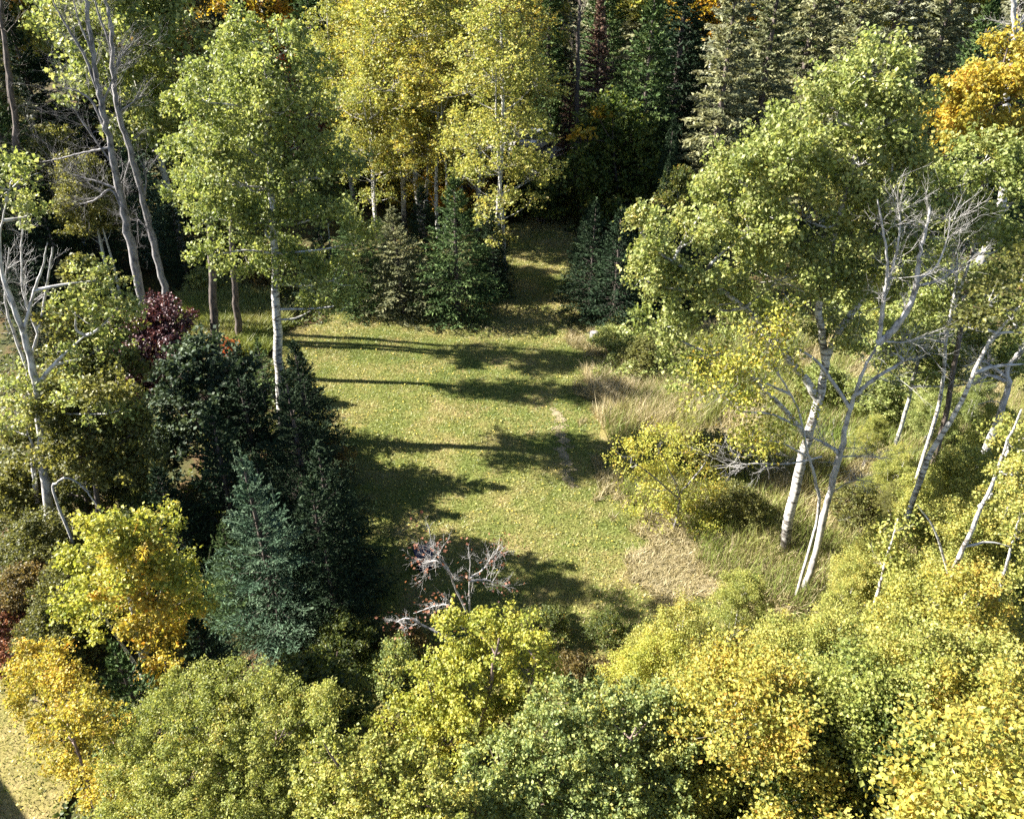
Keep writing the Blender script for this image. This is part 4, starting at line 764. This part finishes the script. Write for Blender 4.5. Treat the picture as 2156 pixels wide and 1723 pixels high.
# --- young birches on the right
YBL = [('yb2', 1905, 960, 2.6, 'leaf_birch_green', 'airy sapling before the leaning birch foot'), ('yb3', 1960, 1010, 3.2, 'leaf_birch_green', 'airy sapling hiding the leaning birch root'), ('yb1', 2040, 930, 3.4, 'leaf_birch_green', 'pale sapling right of the leaning birch'), ('yb2', 2130, 950, 4.0, 'leaf_birch_green', 'pale sapling at the right border by the low leaning birch'), ('yb3', 1830, 1000, 1.8, 'leaf_willow', 'low airy sapling right behind the bare birch'), ('yb1', 1880, 1090, 2.8, 'leaf_birch_green', 'yellow green sapling right of the bare birch foot'), ('yb2', 1985, 1180, 4.4, 'leaf_birch_green', 'yellow green sapling left of the low leaning stem'),
       ('yb3', 1760, 1290, 3.4, 'leaf_birch_green', 'young birch at the foot of the bare white birch'), ('yb1', 1660, 1310, 3.8, 'leaf_birch_green', 'young birch left of the bare birch foot'), ('yb3', 1700, 1400, 4.6, 'leaf_birch_green', 'rounded young birch in the upper middle of the thicket'),
       ('yb2', 1800, 1370, 4.2, 'leaf_green', 'dark green young tree, darkened for shade, in the heart of the right thicket'), ('yb1', 1880, 1470, 4.6, 'leaf_green', 'dark green sapling, darkened for shade, above the feathery blue green shrub'), ('yb3', 1560, 1500, 4.2, 'leaf_green', 'green sapling coloured dark for shade between the yellow birches'), ('yb2', 1700, 1560, 4.4, 'leaf_green', 'sapling darkened for shade low in the right thicket'), ('yb3', 2010, 1560, 4.8, 'leaf_green', 'dark green sapling, darkened for shade, near the lower right corner'),  # saplings added in darker greens to paint shadow blotches into the thicket
       ('yb1', 1575, 1200, 3.0, 'leaf_birch_green', 'young birch just below the leaning white birch base'), ('yb2', 1445, 1275, 3.6, 'leaf_birch_green', 'leftmost young birch of the right thicket beside the lawn'), ('yb3', 1385, 1345, 3.2, 'leaf_yellow', 'small yellow birch at the left corner of the right thicket'),
       ('yb2', 1800, 1225, 2.8, 'leaf_birch_green', 'green young birch right of the white birch base'), ('yb3', 1860, 1130, 3.0, 'leaf_birch_green', 'young birch in front of the meadow on the right'),
       ('yb1', 2060, 1060, 3.8, 'leaf_birch_green', 'young birch behind the low leaning trunk'), ('yb2', 2140, 1030, 4.2, 'leaf_birch_green', 'yellow green birch at the right border below the leaning birch'), ('yb3', 2010, 960, 2.8, 'leaf_birch_green', 'green sapling under the leaning birch'),
       ('yb1', 2120, 850, 3.2, 'leaf_birch_green', 'young birch at the right border beside the pale dead limbs'), ('yb3', 1900, 1010, 2.2, 'leaf_olive', 'sapling in the meadow left of the leaning birch'),
       ('yb2', 2050, 1220, 4.8, 'leaf_birch', 'full young birch right of the low leaning trunk'), ('yb3', 1960, 1310, 4.8, 'leaf_birch_green', 'young birch at the foot of the low leaning trunk'),
       ('yb1', 1615, 1400, 4.8, 'leaf_birch', 'yellow brown birch with dark stems in the thicket'), ('yb2', 1500, 1400, 4.6, 'leaf_birch', 'broad golden green birch right of the weeds'), ('yb3', 1720, 1450, 5.0, 'leaf_birch_green', 'darker green birch in the shade of the thicket'),
       ('yb1', 1850, 1400, 5.0, 'leaf_willow', 'olive green birch above the blue green shrub'), ('yb2', 2085, 1370, 5.2, 'leaf_birch_green', 'bright yellow birch near the right border'), ('yb3', 2170, 1420, 5.6, 'leaf_birch', 'golden birch cut by the right border'),
       ('yb2', 1985, 1470, 5.2, 'leaf_birch', 'golden brown birch right of the blue green shrub'), ('yb1', 1520, 1570, 5.0, 'leaf_birch_green', 'yellow green birch at the bottom right of the pale shrub'), ('yb2', 2090, 1590, 5.6, 'leaf_yellow', 'bright yellow birch in the lower right corner'), ('yb1', 2180, 1640, 5.8, 'leaf_birch', 'golden birch at the very lower right corner'), ('yb2', 1760, 1620, 4.6, 'leaf_birch', 'shaded yellow birch at the bottom edge'),
       ('yb2', 1990, 800, 2.6, 'leaf_aspen', 'green sapling behind the leaning birch trunk'), ('yb1', 2080, 780, 3.0, 'leaf_aspen', 'green sapling under the leaning birch crown'), ('yb2', 1900, 940, 2.0, 'leaf_birch_green', 'low sapling in the meadow before the leaning birch'), ('yb3', 1850, 870, 1.8, 'leaf_birch_green', 'thin low sapling right of the bare birch trunk'),
       ('yb3', 1440, 1470, 4.0, 'leaf_birch_green', 'yellow green birch above the pale green shrub')]
for kd, px, py, h, mt, lb in YBL: plant_top(kd, 'young_birch', px, py, h * prng.uniform(.78, 1.3), mt, lb, cat='birch', group='young birches of the right thicket', wide=prng.uniform(.85, 1.12))
SHR = [('shrubL', 1850, 1560, 4.7, 'leaf_feather', 'blue green feathery shrub low in the right thicket', 1.1), ('shrubL', 1800, 1400, 3.4, 'leaf_feather', 'bluish green shrub in the middle of the right thicket', .9), ('shrubL', 1960, 1620, 4.2, 'leaf_orange', 'orange and green mixed shrub near the lower right corner', 1.),
       ('shrubB', 1290, 690, 1.2, 'leaf_aspen', 'green weeds right behind the stump', 1.3), ('shrubA', 1360, 720, 1.4, 'leaf_olive', 'grey green shrub beside the tall grass', 1.4), ('shrubB', 1500, 920, 1.5, 'leaf_olive', 'shaded shrub behind the thin yellow shrub', 1.3),
       ('shrubB', 1560, 1030, 1.2, 'leaf_olive', 'low shrub in the shadow of the tall aspen', 1.3), ('shrubA', 1850, 800, 1.6, 'leaf_aspen', 'green bush at the back of the meadow', 1.3), ('shrubA', 1960, 780, 1.8, 'leaf_aspen', 'green bush right of the bare birch top', 1.3), ('shrubB', 1800, 1030, 1.1, 'leaf_olive', 'shaded low bush in the meadow right of the bare birch', 1.4),
       ('shrubA', 1740, 770, 1.6, 'leaf_aspen', 'green bush showing between the two white trunks', 1.2),
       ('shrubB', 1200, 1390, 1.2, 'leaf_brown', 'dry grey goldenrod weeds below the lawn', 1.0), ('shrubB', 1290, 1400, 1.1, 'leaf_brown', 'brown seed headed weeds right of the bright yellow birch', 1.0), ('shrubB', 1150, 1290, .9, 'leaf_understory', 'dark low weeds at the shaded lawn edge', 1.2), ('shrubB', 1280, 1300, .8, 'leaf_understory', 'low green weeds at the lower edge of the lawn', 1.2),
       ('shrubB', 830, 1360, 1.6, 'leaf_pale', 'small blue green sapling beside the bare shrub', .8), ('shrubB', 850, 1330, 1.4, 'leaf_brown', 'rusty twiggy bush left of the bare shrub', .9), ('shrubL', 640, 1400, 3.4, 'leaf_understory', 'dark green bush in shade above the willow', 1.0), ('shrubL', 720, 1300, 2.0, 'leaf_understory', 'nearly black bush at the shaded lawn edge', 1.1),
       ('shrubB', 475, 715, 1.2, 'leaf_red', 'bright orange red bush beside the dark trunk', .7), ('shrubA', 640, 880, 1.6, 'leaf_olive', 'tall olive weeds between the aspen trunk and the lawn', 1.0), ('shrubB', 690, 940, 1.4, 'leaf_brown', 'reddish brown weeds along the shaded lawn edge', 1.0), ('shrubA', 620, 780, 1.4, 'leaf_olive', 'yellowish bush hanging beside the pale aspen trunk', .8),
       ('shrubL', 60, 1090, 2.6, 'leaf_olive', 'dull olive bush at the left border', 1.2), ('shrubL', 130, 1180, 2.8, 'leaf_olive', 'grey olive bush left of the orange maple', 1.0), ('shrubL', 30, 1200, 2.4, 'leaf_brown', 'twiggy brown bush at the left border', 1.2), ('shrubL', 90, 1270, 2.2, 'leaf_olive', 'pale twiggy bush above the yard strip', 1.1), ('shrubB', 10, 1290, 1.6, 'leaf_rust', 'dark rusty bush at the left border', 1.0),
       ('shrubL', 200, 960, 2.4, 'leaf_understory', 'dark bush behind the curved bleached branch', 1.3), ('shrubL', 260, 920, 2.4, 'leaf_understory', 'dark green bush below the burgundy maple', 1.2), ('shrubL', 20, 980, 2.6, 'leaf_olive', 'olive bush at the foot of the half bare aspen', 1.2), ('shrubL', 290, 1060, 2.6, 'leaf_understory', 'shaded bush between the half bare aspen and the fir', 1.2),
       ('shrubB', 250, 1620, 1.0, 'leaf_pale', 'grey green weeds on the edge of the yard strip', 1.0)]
for kd, px, py, h, mt, lb, wd in SHR: plant_top(kd, 'shrub', px, py, h, mt, lb, cat='shrub', wide=wd)
FS = [('shrubC', 1120, 395, 2.4, 'leaf_understory', 'dark bush below the car'), ('shrubC', 1060, 420, 2.6, 'leaf_brown', 'brown bush below the left of the car'), ('shrubC', 1190, 400, 2.4, 'leaf_understory', 'green bush right below the car'), ('shrubC', 730, 380, 2.6, 'leaf_aspen', 'bright green bush left of the golden clump'), ('shrubC', 650, 400, 3, 'leaf_understory', 'dark bush by the left end of the gravel road'),
      ('shrubC', 880, 450, 3, 'leaf_birch', 'yellow bush at the feet of the golden birches'), ('shrubC', 950, 460, 3.6, 'leaf_orange', 'bright orange yellow bush at the feet of the golden birches'), ('firA', 1085, 455, 4.5, 'needle_dark', 'dark little fir blocking the head of the far gap'), ('shrubC', 1140, 470, 2.6, 'leaf_green', 'green bush closing the head of the far gap'), ('shrubC', 1110, 440, 1.8, 'leaf_aspen', 'light green bush beside the gap'), ('shrubC', 1190, 460, 2.4, 'leaf_understory', 'low bush in the gap'),
      ('shrubC', 1260, 480, 2, 'leaf_understory', 'dark bush at the edge of the rusty needle litter'), ('shrubC', 500, 560, 2.6, 'leaf_olive', 'olive bush behind the slim trunks'), ('shrubC', 430, 620, 1.3, 'leaf_aspen', 'low light green bush behind the dark trunk'), ('shrubC', 560, 610, 1.8, 'leaf_brown', 'brownish bush behind the slender aspen'), ('shrubC', 800, 420, 3, 'leaf_understory', 'dark bush left of the golden feet')]
for kd, px, py, h, mt, lb in FS: plant_base(kd, 'shrub', px, py, h, mt, lb, cat='shrub', wide=1.2)

# ------------------------------------------------------------------ things people left
def box_geo(g, c, s, bev=0.0):
    c = np.array(c, float); s = np.array(s, float) / 2
    V = np.array([[x, y, z] for x in (-1, 1) for y in (-1, 1) for z in (-1, 1)]) * s + c
    g.add(V, [[0, 1, 3, 2], [4, 6, 7, 5], [0, 4, 5, 1], [2, 3, 7, 6], [0, 2, 6, 4], [1, 5, 7, 3]])
def bevel(o, w_, seg=2):
    m = o.modifiers.new('bevel', 'BEVEL'); m.width = w_; m.segments = seg; m.limit_method = 'ANGLE'
# stump
sx, sy = ground(1250, 722); st = empty('tree_stump', (sx, sy, 0), 'grey cut tree stump at the edge of the weeds', 'stump')
th = np.linspace(0, 2 * math.pi, 17)[:-1]; g = Geo(); rr = 0.19 * (1 + .06 * np.sin(3 * th) + .04 * np.sin(5 * th + 1))
V = []; 
for z, k in ((0, 1.5), (.12, 1.15), (.35, 1.0), (.55, .98)): V += [[math.cos(t) * r * k, math.sin(t) * r * k, z] for t, r in zip(th, rr)]
g.add(V, [[a * 16 + b, a * 16 + (b + 1) % 16, a * 16 + 16 + (b + 1) % 16, a * 16 + 16 + b] for a in range(3) for b in range(16)])
link('bark', g.mesh('stump_bark', True), 'bark_dead', st)
g = Geo(); V = [[0, 0, .562]] + [[math.cos(t) * r * .96, math.sin(t) * r * .96, .555] for t, r in zip(th, rr)]
g.add(V, [[0, 1 + b, 1 + (b + 1) % 16, 1 + (b + 2) % 16] for b in range(0, 16, 2)]); link('cut_face', g.mesh('stump_cut'), 'stump_cut', st)
# navy bin
bx, by_ = ground(893, 1195); bn = empty('storage_bin', (bx, by_, 0), 'dark navy blue plastic bin standing in the shade behind the bare shrub', 'bin', rz=.3)
g = Geo(); b1, b2 = .19, .23
V = [[-b1, -b1, .06], [b1, -b1, .06], [b1, b1, .06], [-b1, b1, .06], [-b2, -b2, .62], [b2, -b2, .62], [b2, b2, .62], [-b2, b2, .62]]
g.add(V, [[0, 3, 2, 1], [0, 1, 5, 4], [1, 2, 6, 5], [2, 3, 7, 6], [3, 0, 4, 7], [4, 5, 6, 7]]); bevel(link('body', g.mesh('bin_body'), 'navy_plastic', bn), .03)
g = Geo(); box_geo(g, (0, 0, .65), (.51, .51, .05)); bevel(link('lid', g.mesh('bin_lid'), 'navy_plastic', bn), .02)
# car parked on the road
cx_, cy_ = ground(1128, 318); car = empty('parked_car', (cx_, cy_, .2), 'silver white car parked on the gravel road seen through the birches', 'car', rz=math.radians(-24))
prof = [(-2.2, .35), (-2.25, .75), (-2.15, 1.02), (-1.95, 1.12), (-1.55, 1.58), (-1.2, 1.66), (.1, 1.66), (.95, 1.10), (1.95, .98), (2.22, .75), (2.25, .35)]
def hull(prof, wf):
    n = len(prof); V = []
    for s in (-1, 1):
        for y, z in prof: V.append([s * wf(z), y, z])
    F = [[i, (i + 1) % n, n + (i + 1) % n, n + i] for i in range(n)]
    return V, F, n
V, F, n = hull(prof, lambda z: .88 if z < 1.05 else .88 - (z - 1.05) * .38)
me = bpy.data.meshes.new('car_body'); me.from_pydata(V, [], F + [list(range(n))[::-1], list(range(n, 2 * n))]); me.update()
bevel(link('body', me, 'car_paint', car), .06, 3)
def quadpart(nm, P, mat):
    me = bpy.data.meshes.new(nm); P = np.array(P, float); nrm = np.cross(P[1] - P[0], P[2] - P[0]); nrm = nrm / np.linalg.norm(nrm) * .02
    V = [list(p - nrm) for p in P] + [list(p + nrm) for p in P]; k = len(P)
    me.from_pydata(V, [], [list(range(k))[::-1], list(range(k, 2 * k))] + [[i, (i + 1) % k, k + (i + 1) % k, k + i] for i in range(k)]); me.update()
    return link(nm, me, mat, car)
quadpart('rear_window', [(-.72, -1.93, 1.16), (.72, -1.93, 1.16), (.62, -1.58, 1.55), (-.62, -1.58, 1.55)], 'car_glass')
quadpart('windscreen', [(-.72, .92, 1.14), (.72, .92, 1.14), (.60, .16, 1.62), (-.60, .16, 1.62)], 'car_glass')
for s in (-1, 1):
    quadpart('side_window', [(s * .875, -1.7, 1.14), (s * .875, -.4, 1.14), (s * .74, -.4, 1.52), (s * .74, -1.4, 1.52)], 'car_glass')
    quadpart('side_window', [(s * .875, -.32, 1.14), (s * .875, .75, 1.14), (s * .74, .1, 1.52), (s * .74, -.32, 1.52)], 'car_glass')
    quadpart('tail_light', [(s * .84, -2.24, .78), (s * .60, -2.26, .78), (s * .60, -2.22, .98), (s * .82, -2.18, .98)], 'tail_light')
    for yy in (-1.35, 1.4):
        g = Geo(); P = [(s * .72, yy, .33), (s * .74, yy, .33), (s * .90, yy, .33), (s * .92, yy, .33)]; tube(g, P, [.01, .33, .33, .01], 20); wh = link('wheel', g.mesh('wheel'), 'tyre', car)
        g = Geo(); P = [(s * .915, yy, .33), (s * .925, yy, .33), (s * .93, yy, .33)]; tube(g, P, [.2, .2, .01], 14); link('rim', g.mesh('rim'), 'rim', wh)
quadpart('bumper', [(-.8, -2.27, .40), (.8, -2.27, .40), (.8, -2.27, .62), (-.8, -2.27, .62)], 'car_paint'); quadpart('licence_plate', [(-.25, -2.29, .66), (.25, -2.29, .66), (.25, -2.29, .80), (-.25, -2.29, .80)], 'plate_white')
# the shed whose gable shadow falls across the lower left corner
sh = empty('garden_shed', (-19.6, 9.25, 0), 'shed left of the frame whose gable shadow crosses the lower left grass', 'shed')
me = bpy.data.meshes.new('shed_wall'); a, b, e, r_ = 2.4, 2.6, 3.0, 5.85
V = [(-a, -b, 0), (a, -b, 0), (a, b, 0), (-a, b, 0), (-a, -b, e), (a, -b, e), (a, b, e), (-a, b, e), (-a, 0, r_), (a, 0, r_)]
me.from_pydata(V, [], [(0, 1, 5, 4), (2, 3, 7, 6), (1, 2, 6, 9, 5), (3, 0, 4, 8, 7)]); link('wall', me, 'siding', sh)
for s in (-1, 1):
    me = bpy.data.meshes.new('shed_roof'); V = []
    for x in (-2.6, 2.5):
        V += [(x, 0, 6.0), (x, s * 2.9, 2.83), (x, s * 2.9, 2.95), (x, 0, 6.12)]
    me.from_pydata(V, [], [(0, 1, 2, 3), (4, 7, 6, 5), (0, 4, 5, 1), (1, 5, 6, 2), (2, 6, 7, 3), (3, 7, 4, 0)]); link('roof', me, 'roofing', sh)
